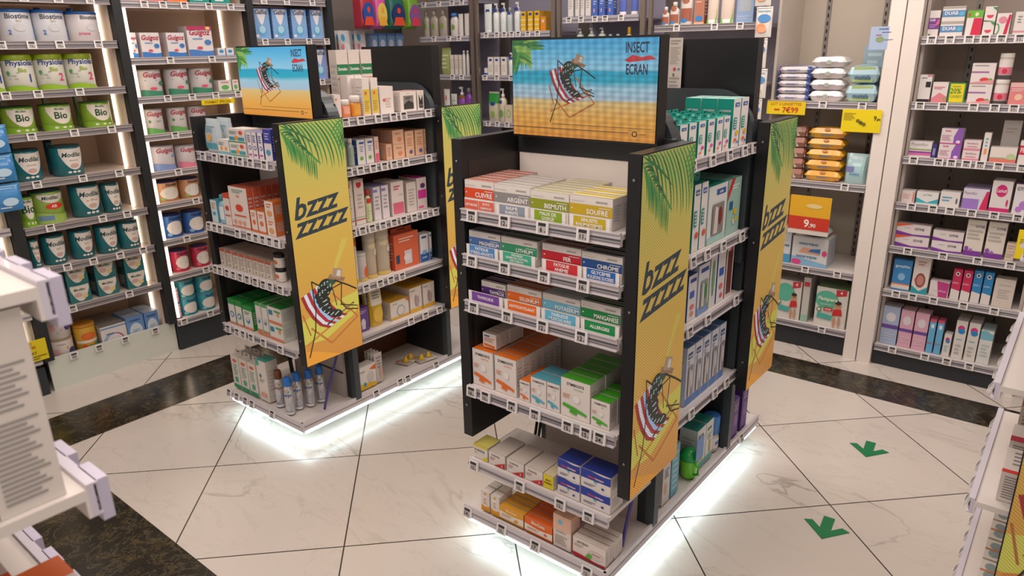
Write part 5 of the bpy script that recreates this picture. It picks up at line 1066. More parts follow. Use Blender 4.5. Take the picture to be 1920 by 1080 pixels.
# ---- glass bays
BF = 4.0; OE = 'from the backpacks'
row('-Y', BF, Z(1.695), 'grey bottle bay, upper shelf', OE, [
    ('shampoo_bottle', 'bottle', 'grey-beige lotion bottle', 'bottle', 'aaa094,b0a89c,.2,.35', 'e .5 .4 .2 .12 7a9a4a;l .2 .2 .8 .3 2 8a8478', '789-803 805-820 822-836', 20, .04, 1, 1),
    ('shampoo_bottle', 'bottle', 'white bottle, blue cap', 'bottle', 'd4cfcc,3a7ac0,.14,.6', 'e .5 .4 .2 .12 7a9a4a;l .2 .6 .8 .7 2 6a8ac0', '843-857', 25, .04, 1, 1),
    ('cream_tube', 'tube', 'white upright tube', 'tube', 'd8d2ce,d0cac6', 'e .5 .5 .2 .1 7a9a4a', '858-867 869-878', 26, .03, 1, 1)])
row('-Y', BF, Z(1.43), 'grey bottle bay, middle shelf', OE, [
    ('lotion_pouch', 'pouch', 'olive-green pack', 'pouch', '9aa468', 'l .2 .2 .8 .8 4 c8ca9a', '826-843', 90, .05, 1, 1),
    ('cream_box', B, 'slim white carton', B, 'd8d2c8,cfc8be,c8c0b4', 'l .2 .3 .8 .8 4 b0a898', '845-851 853-859 861-866', 103, .03, 1, 1), ('mist_bottle', 'bottle', 'slim white mist bottle', 'bottle', 'dcd8d4,cfcac8,.12,.6', '', '867-872 874-879', 95, .02, 1, 1)])
row('-Y', BF, Z(1.11), 'grey bottle bay, lower shelf', OE, [
    ('cream_tube', 'tube', 'white tube with a red dot', 'tube', 'd0d0cc,c8c4c0', 'e .4 .7 .15 .1 c84a3a', '832-843', 167, .03, 1, 1), ('cream_tube', 'tube', 'pale tube leaning', 'tube', 'c4c8c2,b8bab4', 'l .2 .2 .8 .8 5 8aa0a0', '845-856', 176, .03, 1, 1),
    ('serum_bottle', 'bottle', 'violet and amber pump bottle', 'pump', '8a4aa8,d8cfd0', 'r 0 .66 1 .74 8a5a1e', '859-871', 163, .04, 1, 1), ('serum_bottle', 'bottle', 'plain violet bottle', 'bottle', '8444a4,8a8088,.15,.4', 'l .2 .2 .8 .6 3 b080c8', '872-884', 165, .04, 1, 1)])
ms = 'r .2 .72 .8 .82 26428c;l .25 .3 .75 .5 3 8ab09a'
row('-Y', BF, Z(1.71), 'white lotion bay, upper shelf', OE, [
    ('lotion_tube', 'tube', 'white tube, navy badge', 'tube', 'd4dcda,ccd4d2', ms, '905-920', 8, .04, 1, 1), ('lotion_pump', 'bottle', 'white pump bottle, navy badge', 'pump', 'd8dedc,d8d8d8', ms, '922-934 936-947 960-975', .19, .06, 1, 1),
    ('lotion_bottle', 'bottle', 'greyish bottle, navy badge', 'bottle', 'bcc4c6,9aa4b0,.2,.4', ms, '949-958', 14, .04, 1, 1),
    ('cream_box', B, 'yellow banded carton', B, 'e0b41c,d8a81c,d8a41c', 'r .2 .8 .8 .92 26428c;r .0 .55 1 .62 e8d4a0;r 0 .32 1 .38 e8d4a0;r 0 .1 1 .16 e8d4a0', '976-986 988-1000 1002-1011', 22, .05, 3, 1), ('cream_box', B, 'small orange carton', B, 'e08a1c,d8a81c,d8a41c', 'r .3 .6 .7 .8 d8d0c8', '1013-1023', .09, .05, 2, 1)])
row('-Y', BF, Z(1.43), 'white lotion bay, middle shelf', OE, [
    ('cream_box', B, 'short white and blue carton', B, 'dcdada,cfccc8,c8c4c0', 'r 0 0 1 .35 3a62b0', '908-914', .05, .03, 1, 1), ('cream_box', B, 'white carton, navy badge', B, 'dcd6d0,cfc8c4,c8c0bc', 'r .25 .78 .75 .9 26428c;l .2 .2 .8 .6 4 c8bcb0', '915-925 926-937 939-950', 107, .04, 1, 1), ('lotion_pump', 'bottle', 'tall white pump bottle', 'pump', 'd8dedc,d8d8d8', ms, '951-962', .15, .06, 1, 1)])
row('-Y', BF, Z(1.115), 'white lotion bay, lower shelf', OE, [
    ('refill_pouch', 'pouch', 'green refill pouch, white cap', 'pouch', 'bcb8a0', 'r 0 .62 1 .95 2a8a3a;e .5 .6 .25 .06 26428c;e .5 .25 .18 .1 8ab04a', '914-933', 172, .05, 1, 1), ('soap_pump', 'bottle', 'beige pump bottle with green leaf', 'pump', 'c8bca8,e0dcd8', 'r .2 .55 .6 .65 26428c;e .5 .25 .25 .12 6a9a4a', '934-946', 166, .05, 1, 1), ('cream_box', B, 'beige carton with green ring', B, 'ccc0a8,c4b8a4,b8ac98', 'e .5 .5 .3 .25 8ab05a;e .5 .5 .18 .18 ccc0a8', '947-960', 197, .04, 1, 1)])
row('-Y', BF, Z(.9), 'white lotion bay, bottom shelf', OE, [('wipes_box', B, 'low blue and clear pack', B, '8aa0c0,9ab0c8,7a90b0', 'e .5 .5 .2 .3 d8c060', '916-932 934-958', .07, .06, 1, 1)])
row('-Y', BF, Z(1.783), 'blue tube bay, upper shelf', OE, [
    ('cream_box', B, 'white carton, navy foot', B, 'dcd8d4,d0ccc8,c8c4c0', 'r 0 0 1 .05 26428c;l .2 .3 .8 .7 5 b0aca8', '1063-1076 1078-1086 1088-1095 1097-1107', .17, .04, 1, 1),
    ('cream_box', B, 'cobalt blue carton', B, '4668b8,3f5cac,3c58a4', 'l .2 .4 .8 .8 5 b8c4e0;r .3 .15 .5 .28 d8a8a8', '1109-1120 1122-1134 1136-1152', .17, .04, 1, 1),
    ('cream_tube', 'tube', 'periwinkle tube, white cap', 'tube', '5a6cc0,e0dcd8', 'l .2 .5 .8 .8 3 c8d0f0', '1158-1173 1180-1194', .16, .03, 1, 1)])
row('-Y', BF, Z(1.6), 'blue tube bay, second shelf', OE, [
    ('lotion_bottle', 'bottle', 'short bottle, pale blue cap', 'bottle', 'a8b4b8,7ab0c8,.4,.5', '', '1066-1073', .07, .03, 1, 1), ('lotion_pump', 'bottle', 'grey-green pump bottle', 'pump', 'a8b4ac,c8ccc8', '', '1078-1090 1098-1112 1118-1132', .12, .05, 1, 1), ('lotion_pump', 'bottle', 'white bottle, yellow nozzle', 'bottle', 'd0ccc4,d8a81c,.35,.35', '', '1168-1182', .12, .05, 1, 1), ('cream_box', B, 'pale yellow low box', B, 'd8c890', '', '1184-1196', .04, .05, 1, 1), ('lotion_bottle', 'bottle', 'teal sachet bottle', 'bottle', '6a9aa4,8ab0b4,.3,.5', '', '1136-1146 1150-1160', .08, .05, 1, 1)])
PS = 'sun lotion bay'; sun = 'e .5 .72 .28 .12 a86a50;r .05 .12 .95 .48 a4604a;l .15 .2 .85 .45 3 c89a88;e .4 .14 .25 .06 3a86c8'
row('-Y', BF, Z(1.715), PS, OE, [
    ('sun_lotion', 'bottle', 'smallest white and brown bottle', 'bottle', 'dcd4cc,e0dad6,.24,.42', sun, '1239-1252', 13, .03, 1, 1), ('sun_lotion', 'bottle', 'middle-sized white and brown bottle', 'bottle', 'dcd4cc,e0dad6,.2,.4', sun, '1253-1270', 4, .04, 1, 1), ('sun_lotion', 'bottle', 'largest white and brown bottle', 'bottle', 'dcd4cc,e0dad6,.16,.4', sun, '1272-1295', .19, .05, 1, 1),
    ('sun_box', B, 'brown carton with an orange foot', B, 'b87a60,a8684e,8a4f3c', 'e .5 .9 .25 .1 c89078;l .15 .6 .85 .75 2 d8b8a8;e .5 .18 .35 .08 3a86c8;r 0 0 1 .08 e0b090', '1300-1319', .19, .05, 2, 1),
    ('gel_tube', 'tube', 'pale tube, green diagonal', 'tube', 'd8c8b8,e0dcd8', 'p 0 0 1 0 1 .42 0 .14 6ab02a;e .65 .55 .12 .08 5a8a5a;l .2 .65 .8 .85 3 a89a8c', '1321-1343 1346-1373', .19, .05, 1, 1), ('gel_box', B, 'tall pale blue carton', B, '8fa8cc,7a98c0,6f8cb8', 'r .15 .3 .85 .85 a8b0b8;l .2 .88 .8 .95 1 6a7a9a;l .1 .1 .9 .2 2 b8c8e0', '1379-1411', .2, .06, 1, 1)])
# hanging leaflet and hanging wipes strip
LW = along('-Y', 2.45, 1.5, 1276)-along('-Y', 2.45, 1.5, 1250); o = MB(); o.box(0, LW, 0, .001, 0, .2, mat('d2c8c0', .6)); o.art('l .15 .88 .85 .97 2 9a9088;l .15 .55 .85 .85 9 b0a69c;e .5 .47 .1 .03 c83a5a;e .8 .47 .06 .02 4a6a9c;l .15 .1 .85 .35 4 a8a098;r .4 .35 .5 .4 5a5a5a', LW, .2, flat_map(LW, .2, x0=0)); o = o.build('leaflet'); o.location = (along('-Y', 2.45, 1.5, 1250), 2.45, 1.47); tag(o, 'long white printed leaflet hanging beside the switched-off screen of the centre stand', 'leaflet')
g = empty('hanging_strip', (-1.45, 3.93, 1.2)); tag(g, 'vertical strip clipping the five sample wipes packs beside the niche', 'strip'); m = MB(); m.box(-.008, .008, .0, .002, -.02, .85, WHITE); m.build('strip', g)
for k in range(5):
    o = MB(); b_ = pouch_item('wipes_sample', .085, .03, .148, 'dcd6d0', 'e .55 .62 .4 .14 4a86c0;e .4 .3 .3 .16 e89a6a;e .5 .25 .25 .1 e8a880;t waterwipes .5 .86 .08 6a9ab0 .8 b;r 0 .96 1 1 e0dad4')
    b_.location = (-1.475+.014*(k % 2), 3.895, 1.215+k*.153); tag(b_, ['lowest', 'second lowest', 'middle', 'second highest', 'highest'][k]+' sample wipes pack on the strip hanging beside the wipes niche', 'wipes pack')
# ---- wipes niche
NF = 3.985; OF = 'from the divider'; PQ = 'wipes niche, '
row('-Y', NF, Z(1.32), PQ+'top shelf', OF, [
    ('wipes_pack', 'wipes pack', 'white and navy striped wipes pack', 'wipes', 'd8d4d8,7a8ac0', 'r .08 .2 .85 .75 dedad8;l .3 .3 .7 .6 2 4a5a9c;e .12 .5 .04 .2 c8405a;r 0 0 .08 1 4a62a8;r .9 0 1 1 4a62a8#l .1 .1 .9 .9 6 6a7ab4', '1453-1512', .034, .12, 2, 5),
    ('wipes_pack', 'wipes pack', 'plain white bulging wipes pack', 'wipes', 'd8d0d0,dcd6d4', 'l .25 .3 .75 .6 2 b8a8b8;e .5 .5 .08 .2 a8b8a0#e .4 .5 .12 .15 3a56a8', '1514-1578', .055, .12, 1, 4),
    ('wipes_pack', 'wipes pack', 'pale blue wipes pack, green label', 'wipes', '9fc0cc,a8c8d4', 'p .15 .1 .8 .1 .85 .9 .2 .9 a8bc7a;t mustela .5 .35 .25 3a5a7a .5 b#r .1 .1 .8 .9 b0c48a', '1582-1655', .09, .12, 1, 2)])
row('-Y', NF+.15, Z(1.32), PQ+'top shelf', OF, [('wipes_box', B, 'upright grey-blue carton behind', B, '8fa8b4,9ab4c0,7f98a4', 'l .2 .5 .8 .9 3 b0c4cc;r 0 0 1 .3 9fb4bc', '1608-1650', 85, .08, 1, 1)])
def card(nm, x, y, z, w, h, col, art, lab, rz=0, cat='sign'):
    m = MB(); m.box(0, w, 0, .0015, 0, h, mat(col, .4)); m.art(art, w, h, flat_map(w, h, x0=0)); o = m.build(nm); o.location = (x, y, z); o.rotation_euler.z = rz; tag(o, lab, cat); return o
def carda(nm, c, px0, px1, py0, py1, col, art, lab):
    u0 = along('-Y', c, 1.3, px0); zt = height('-Y', c, u0, py0); zb = height('-Y', c, u0, py1); u0 = along('-Y', c, (zt+zb)/2, px0); u1 = along('-Y', c, (zt+zb)/2, px1)
    return card(nm, u0, c, zb, u1-u0, zt-zb, col, art, lab)
carda('offer_sign', 3.935, 1438, 1510, 189, 213, 'e6c81c', 't LOT_2_LINGETTES .5 .8 .22 b8641e .95 b;t 7€99 .62 .36 .42 c83a1c .45 b;r .2 .3 .34 .42 c83a1c', 'yellow price card reading 7€99 under the striped wipes packs')
carda('offer_sign', 3.93, 1578, 1652, 204, 246, 'ecd41c', 't 9, .86 .62 .2 2a2a20 .1 b;t 90 .94 .58 .1 2a2a20 .08 b;l .05 .5 .35 .85 5 a8942a;e .42 .5 .05 .08 7a6a20;e .5 .42 .05 .08 5a5a20;e .58 .36 .05 .08 7a6a20', 'plain yellow price card hanging beneath the green-label wipes')
carda('price_board', 3.93, 1480, 1556, 362, 432, 'dcd4cc', 'r 0 .46 1 1 e4ae28;r 0 .12 1 .46 cc3a26;t 9 .45 .29 .2 f0ece4 .2 b;t ,90 .6 .24 .1 f0ece4 .2 b;e .6 .75 .2 .06 e8d090', 'yellow and red price board below the yellow wipes packs')
carda('price_board', 3.935, 1462, 1478, 362, 426, 'dcd4cc', 'r 0 .46 1 1 e4ae28;r 0 .12 1 .46 cc3a26', 'second yellow and red board, mostly hidden behind the rear insect screen')
card('product_card', -.945, 3.93, 1.605, .125, .105, 'a8bcd8', 't mustela .45 .9 .09 4a5a8a .4 b;l .4 .72 .95 .78 1 3a4a8a;e .35 .45 .14 .12 8aa06a;l .2 .6 .4 .68 1 c85a7a;l .5 .4 .9 .46 1 6a7a9a', 'pale blue product card on a holder beside the grey-blue carton', rz=.1)
row('-Y', NF, Z(.91), PQ+'second shelf', OF, [
    ('wipes_pack', 'wipes pack', 'brown and white wipes pack', 'wipes', '9a6a58,8a5a4a', 'r .3 .1 1 .5 d8d0c4;r 0 .6 1 .75 b88a78', '1478-1502', .055, .1, 1, 5),
    ('wipes_pack', 'wipes pack', 'golden yellow wipes pack', 'wipes', 'e0a428,e4ac2c', 'p .05 .12 .95 .12 .9 .62 .12 .62 e4ded0;l .35 .25 .7 .45 2 3a86b8;e .5 .85 .08 .12 b86a3a;e .88 .3 .06 .15 e08a3a;e .12 .4 .03 .08 6a9a4a', '1506-1574', .055, .11, 1, 5),
    ('nappy_pack', 'nappy pack', 'upright pale blue pack', 'pouch', 'a8ccd0', 'l .2 .8 .8 .9 2 c8dcdc;r .1 .42 .45 .58 7a7ab0;t biolane .5 .35 .08 6a8ac0 .6 b', '1578-1636', 288, .08, 1, 1)])
row('-Y', NF, Z(.438), PQ+'third shelf', OF, [
    ('wipes_box', B, 'narrow white and blue carton', B, 'd4d8dc,c8ccd0,c0c4c8', 'r 0 0 1 .25 4a9ac8;t wipes .5 .5 .1 3a6a9a .8 b', '1455-1479', 426, .1, 1, 1),
    ('wipes_box', B, 'open white and blue wipes carton', B, 'd8d8d6,c8c4c0,b8c4d0', 'p 0 0 1 0 1 .12 0 .3 8ab8d8;e .15 .1 .14 .1 d84a86;t waterwipes .42 .3 .12 4a86b0 .6 b;p .2 .45 .8 .42 .8 .6 .3 .62 e0a080;p .45 .5 .8 .48 .8 .64 .55 .6 3a76b0;t waterwipes .45 .76 .1 4a86b0 .6 b;e .92 .5 .07 .1 d84a86', '1482-1548', .16, .14, 1, 1)])
row('-Y', NF+.02, Z(.438)+.1625, PQ+'third shelf', OF, [('wipes_pack', 'wipes pack', 'white and blue pack atop the open carton', 'wipes', 'd4d4d4,c8ccd0', 'e .3 .4 .2 .3 e0a080;e .6 .4 .25 .3 3a76b0', '1500-1552', .045, .1, 1, 1)])
nap = 'e .35 .68 .38 .24 5fb89c;p .62 .8 .95 .86 .95 1 .62 .98 c8343c;t 4 .78 .92 .08 f0ece8 .2 b;e .72 .58 .12 .1 c89474;e .72 .65 .11 .05 3a2a22;e .69 .58 .015 .012 2a1a16;e .76 .58 .015 .012 2a1a16;p .56 .3 .88 .34 .84 .5 .6 .48 c8302c;e .65 .14 .05 .14 c89474;e .8 .16 .05 .14 c89474;p .08 .2 .55 .18 .6 .3 .1 .34 4fb0a4;e .14 .42 .08 .06 3f8a4a;e .14 .42 .05 .04 dcd8cc;'
row('-Y', NF, Z(.11), PQ+'bottom deck', OF, [
    ('nappy_pack', 'nappy pack', 'green and white nappy pack, half hidden', B, 'd8d4cc,b0aca4,a8a89c', nap, '1452-1497', 522, .12, 1, 1), ('nappy_pack', 'nappy pack', 'nappy pack showing only its side', B, 'c8c4bc,b0aca4,a8a89c', 'r 0 0 1 .15 9ac0a8;r .1 .8 .9 .9 c8343c', '1499-1512', .26, .16, 1, 1),
    ('nappy_pack', 'nappy pack', 'large green and white nappy pack', B, 'dcd8d0,7a9a70,c8c8bc', nap+'t Pampers .38 .7 .1 e8ecd8 .62 bi;t premium .35 .57 .05 c8dcc0 .4;p .28 .4 .58 .42 .58 .5 .3 .5 c8302c;t pants .43 .45 .05 f0e0d8 .26 b', '1524-1602', 536, .14, 1, 1)])
# ---- tall care shelves
PC = 'care shelves, '; OG = 'from the divider'; CF = 3.985
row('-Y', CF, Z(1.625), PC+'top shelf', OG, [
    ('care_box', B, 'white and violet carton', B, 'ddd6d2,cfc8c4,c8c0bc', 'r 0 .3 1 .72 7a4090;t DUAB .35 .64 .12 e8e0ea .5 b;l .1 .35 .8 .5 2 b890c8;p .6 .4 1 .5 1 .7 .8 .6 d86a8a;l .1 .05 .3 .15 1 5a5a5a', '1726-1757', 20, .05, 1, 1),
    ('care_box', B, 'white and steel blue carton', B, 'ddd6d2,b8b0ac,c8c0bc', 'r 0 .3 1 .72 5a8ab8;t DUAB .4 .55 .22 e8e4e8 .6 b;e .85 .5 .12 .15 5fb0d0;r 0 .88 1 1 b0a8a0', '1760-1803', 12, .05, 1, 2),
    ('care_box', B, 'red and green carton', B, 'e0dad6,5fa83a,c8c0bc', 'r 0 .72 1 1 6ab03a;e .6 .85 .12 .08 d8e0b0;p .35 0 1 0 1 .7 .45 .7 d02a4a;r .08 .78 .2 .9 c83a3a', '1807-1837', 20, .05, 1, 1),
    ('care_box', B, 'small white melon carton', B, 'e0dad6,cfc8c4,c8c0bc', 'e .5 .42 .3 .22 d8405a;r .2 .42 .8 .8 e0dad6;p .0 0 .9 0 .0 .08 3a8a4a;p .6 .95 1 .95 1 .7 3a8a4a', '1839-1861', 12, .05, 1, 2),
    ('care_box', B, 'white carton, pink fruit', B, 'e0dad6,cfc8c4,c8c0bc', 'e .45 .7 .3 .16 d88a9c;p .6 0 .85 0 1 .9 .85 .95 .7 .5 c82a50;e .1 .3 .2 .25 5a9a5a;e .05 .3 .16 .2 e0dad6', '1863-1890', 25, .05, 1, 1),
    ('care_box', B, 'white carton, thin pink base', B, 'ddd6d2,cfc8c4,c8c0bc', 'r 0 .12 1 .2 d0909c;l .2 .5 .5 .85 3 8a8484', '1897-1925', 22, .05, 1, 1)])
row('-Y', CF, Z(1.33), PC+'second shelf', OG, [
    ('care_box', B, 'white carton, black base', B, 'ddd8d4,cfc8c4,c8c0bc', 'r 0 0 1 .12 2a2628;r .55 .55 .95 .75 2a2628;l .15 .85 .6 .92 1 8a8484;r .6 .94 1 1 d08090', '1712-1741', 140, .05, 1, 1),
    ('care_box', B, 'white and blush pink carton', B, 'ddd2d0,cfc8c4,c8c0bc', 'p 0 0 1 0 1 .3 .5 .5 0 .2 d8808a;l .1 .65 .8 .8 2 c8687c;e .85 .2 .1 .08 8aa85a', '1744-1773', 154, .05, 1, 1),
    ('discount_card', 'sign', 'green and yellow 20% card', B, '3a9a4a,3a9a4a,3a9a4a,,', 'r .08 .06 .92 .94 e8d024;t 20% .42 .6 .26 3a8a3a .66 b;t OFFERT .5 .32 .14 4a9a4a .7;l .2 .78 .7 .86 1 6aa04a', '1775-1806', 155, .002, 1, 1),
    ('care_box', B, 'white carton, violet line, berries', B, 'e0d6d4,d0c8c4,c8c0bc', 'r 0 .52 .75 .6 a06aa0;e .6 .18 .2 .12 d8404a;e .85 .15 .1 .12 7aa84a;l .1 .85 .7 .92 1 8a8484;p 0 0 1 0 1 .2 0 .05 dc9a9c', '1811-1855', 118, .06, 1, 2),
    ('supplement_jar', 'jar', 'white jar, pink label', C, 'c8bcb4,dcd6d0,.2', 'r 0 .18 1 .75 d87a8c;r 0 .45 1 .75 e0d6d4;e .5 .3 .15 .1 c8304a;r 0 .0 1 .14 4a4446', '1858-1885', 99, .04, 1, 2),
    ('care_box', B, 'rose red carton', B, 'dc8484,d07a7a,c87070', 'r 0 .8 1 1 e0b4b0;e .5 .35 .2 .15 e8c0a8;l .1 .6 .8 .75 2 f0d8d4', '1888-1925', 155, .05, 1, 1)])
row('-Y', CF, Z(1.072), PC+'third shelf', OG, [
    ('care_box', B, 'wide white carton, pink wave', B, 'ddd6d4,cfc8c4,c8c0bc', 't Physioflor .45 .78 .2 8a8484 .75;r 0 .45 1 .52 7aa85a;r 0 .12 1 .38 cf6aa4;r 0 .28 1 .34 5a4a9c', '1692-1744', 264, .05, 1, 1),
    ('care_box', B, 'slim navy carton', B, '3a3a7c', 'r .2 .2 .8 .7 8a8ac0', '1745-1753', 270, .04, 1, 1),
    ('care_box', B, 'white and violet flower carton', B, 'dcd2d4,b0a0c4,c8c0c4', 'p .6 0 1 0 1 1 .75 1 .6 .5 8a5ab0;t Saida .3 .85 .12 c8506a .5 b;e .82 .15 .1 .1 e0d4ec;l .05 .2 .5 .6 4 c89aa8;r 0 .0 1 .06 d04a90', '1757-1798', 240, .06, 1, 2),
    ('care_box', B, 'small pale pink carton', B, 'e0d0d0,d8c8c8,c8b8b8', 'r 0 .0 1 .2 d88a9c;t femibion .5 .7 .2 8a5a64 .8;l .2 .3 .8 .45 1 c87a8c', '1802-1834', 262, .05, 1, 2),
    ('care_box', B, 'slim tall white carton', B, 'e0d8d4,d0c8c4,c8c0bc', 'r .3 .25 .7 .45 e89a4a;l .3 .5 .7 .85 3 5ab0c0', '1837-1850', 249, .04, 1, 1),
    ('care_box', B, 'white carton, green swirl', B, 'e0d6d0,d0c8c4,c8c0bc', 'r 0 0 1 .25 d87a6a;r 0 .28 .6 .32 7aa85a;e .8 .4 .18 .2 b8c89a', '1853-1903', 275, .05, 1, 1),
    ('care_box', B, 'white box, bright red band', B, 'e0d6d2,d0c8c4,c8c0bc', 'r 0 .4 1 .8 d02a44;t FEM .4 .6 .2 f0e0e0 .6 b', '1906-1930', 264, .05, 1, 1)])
row('-Y', CF+.11, Z(1.072)+.03, PC+'third shelf, rear', OG, [('care_box', B, 'large white carton raised at the back', B, 'dcd6d2,cfc8c4,c8c0bc', 'r 0 .1 1 .18 d0909c;l .2 .6 .8 .8 2 c8c0bc', '1872-1906', .15, .05, 1, 1)])
row('-Y', CF, Z(.845), PC+'fourth shelf', OG, [
    ('care_box', B, 'pale pink low carton', B, 'ddd0cc,d0c8c4,c8c0bc', 'l .1 .3 .7 .7 3 d8a0a0;r .85 .1 .95 .9 d87a7a', '1686-1713', 356, .05, 1, 1),
    ('care_box', B, 'white carton, aqua sweep', B, 'dcdcd8,d0c8c4,c8c0bc', 'p 0 .1 1 .1 1 .5 .5 .15 0 .5 3aa8b8;t ULTRA .5 .75 .15 6a7a8a .5', '1716-1757', 358, .05, 1, 1),
    ('care_box', B, 'plain white carton, blue letters', B, 'dcd8d4,d0c8c4,c8c0bc', 'l .1 .3 .6 .7 2 5a9ac0;e .85 .4 .05 .2 5a6a7a', '1760-1797', 358, .05, 1, 1),
    ('care_box', B, 'lilac and white carton, pink corner', B, 'd8d0dc,a89ac4,b0a4c8', 'r 0 0 .65 .5 9a7ac4;t Physioflor .3 .75 .14 8a8494 .5;p .7 0 1 0 1 .9 .9 .9 d02a5c', '1801-1849', 352, .05, 3, 1),
    ('care_box', B, 'white carton, magenta disc', B, 'dcd6d4,d0c8c4,c8c0bc', 'e .5 .68 .28 .2 c82a70;t CatActif .5 .68 .12 e8dce0 .5 b;r 0 0 1 .12 c82a70;e .85 .3 .05 .12 c82a70', '1852-1890', 338, .05, 2, 1),
    ('care_box', B, 'white carton, mauve bow', B, 'dcd6da,9a5ab0,c8c0c4', 't GYN .4 .85 .12 4a4450 .6 b;e .7 .3 .3 .15 b07ac8;e .4 .15 .2 .1 b07ac8', '1895-1925', 345, .05, 1, 1)])
gy = 't myco .32 .62 .16 a89aa0 .3;t GYNE .68 .62 .2 4a4a54 .45 b;p 0 0 1 0 1 .18 .5 .12 0 .35 7a3a98;'
row('-Y', CF, Z(.62), PC+'fifth shelf', OG, [
    ('care_box', B, 'white and violet carton, orange corner', B, 'dcd2d2,bfb4b4,c8bfbc', gy+'p 0 .7 .5 1 0 1 e05a34', '1675-1739', 417, .05, 1, 2),
    ('care_box', B, 'long white and violet carton', B, 'dcd4d4,bfb4b4,c8bfbc', gy, '1744-1801', 430, .05, 1, 2),
    ('care_box', B, 'tall cream carton, violet base', B, 'dcd4ca,cfc8be,c8bfb4', 't myco .3 .85 .05 a89aa0 .3;t GYNE .7 .83 .07 4a4a64 .5 b;r 0 0 1 .14 7a3a98;e .15 .2 .12 .06 8a4aa8;e .4 .16 .1 .04 a06ab8;l .1 .45 .9 .75 3 b8b0a8', '1804-1838 1841-1879', 411, .05, 1, 1),
    ('care_box', B, 'small beige carton, stacked', B, 'd8c4b4,c8b4a4,c0ac9c', 'l .1 .3 .9 .8 2 b89a8c', '1882-1899', 455, .04, 1, 2)])
row('-Y', CF, Z(.387), PC+'sixth shelf', OG, [
    ('care_box', B, 'bright blue carton', B, '3a86c4,4a90c8,3a7ab0', 'r 0 .05 1 .2 e0d6cc;r 0 .18 1 .22 e0804a;t gynophilus .5 .78 .08 e0ecf4 .8 b;e .5 .45 .2 .12 8ab8dc', '1669-1703', 485, .05, 1, 1),
    ('care_box', B, 'white carton, round brown window', B, 'dcd4ce,d0c8c4,c8c0bc', 'e .5 .36 .32 .2 8a4a44;e .5 .36 .22 .14 c08478;p 0 0 1 0 1 .2 .5 .06 0 .2 2a9ca8;e .2 .36 .06 .04 c83a5a;l .25 .75 .75 .9 2 c8808c', '1706-1736', 480, .05, 1, 1),
    ('care_box', B, 'wedge-printed magenta carton', B, 'dcd4d2,d0c0c0,c8c0bc', 'p .35 1 1 .95 .95 0 .5 0 b83a80;t Clearblue .5 .4 .15 e0ccd8 .8;r .0 .05 .3 .15 c8c8d0', '1740-1776', 525, .05, 1, 1),
    ('care_box', B, 'slim raspberry carton, white foot', B, 'c82a58,c02a54,a82248', 'e .5 .85 .26 .07 e0d8dc;e .5 .85 .14 .04 5a2a3a;p 0 0 1 0 1 .3 0 .35 ddd6d2;t Cystidine .35 .55 .1 f0d0dc .8', '1779-1796 1798-1815', 504, .045, 1, 1),
    ('care_box', B, 'slim azure carton, white foot', B, '2a84c0,2a7cb4,2470a4', 'e .5 .85 .26 .07 e0d8dc;e .5 .85 .14 .04 1a4a6a;p 0 0 1 0 1 .3 0 .35 ddd6d2;t Cystidine .35 .55 .1 d0e4f0 .8', '1817-1834 1836-1854', 507, .045, 1, 1),
    ('care_box', B, 'large plain cream carton', B, 'd2c8be,c8bfb4,bfb4a8', 't COLPOFIX .5 .78 .06 a09890 .6;l .2 .3 .8 .65 4 bcb2a6', '1857-1895', 521, .06, 1, 1)])
row('-Y', CF, Z(.082), PC+'bottom deck', OG, [
    ('care_box', B, 'blue and violet-banded carton', B, 'a8b8d4,b8b4bc,98a8c4', 'e .5 .72 .3 .12 dcd8e0;r 0 .42 1 .52 6a4a9c;l .15 .12 .85 .3 3 c8d0e4', '1645-1678', 572, .08, 1, 1),
    ('care_box', B, 'pink carton, violet band', B, 'dcaabc,d8b0bc,cf98ac', 'e .5 .72 .3 .12 dcd8e0;r 0 .42 1 .5 6a4a9c;l .15 .12 .85 .3 3 e8ccd8', '1680-1705 1707-1732', 580, .08, 1, 1),
    ('care_box', B, 'slim sky blue carton, pink script', B, '6ab0d8,cc5a74,5a9cc4', 'e .5 .8 .25 .07 dcecf4;t Saforelle .4 .3 .1 d04a78 .8 bi;r 0 .93 1 1 d8506a', '1734-1746 1748-1761', 598, .06, 1, 1),
    ('care_box', B, 'short white carton, pink and blue mark', B, 'dcd8d2,cfc8c4,c8c0bc', 'e .5 .75 .3 .1 c83a78;e .55 .68 .3 .08 3a86c0;l .2 .2 .7 .5 3 9ac0c8', '1764-1778', .12, .05, 1, 1),
    ('care_box', B, 'tall white carton, pink and blue mark', B, 'dcd8d2,cfc8c4,c8c0bc', 'e .5 .8 .32 .08 d03a80;e .55 .73 .32 .07 2a86c8;r .2 .5 .7 .52 5ab0c0;l .2 .1 .7 .4 3 b8b4ac', '1781-1803 1805-1826', 600, .06, 2, 1),
    ('care_box', B, 'white carton, aqua top', B, 'dcdcd8,b8d0d4,c8c8c4', 'w .72 .95 .04 0 7ab8cc;l .2 .2 .8 .6 4 b8c4c4', '1828-1852', 618, .06, 2, 1)])
carda('offer_sign', 3.92, 1906, 1935, 425, 478, 'ecd41c', 'l .2 .5 .8 .7 3 8a7a20', 'tall yellow card at the end of the fifth care shelf')

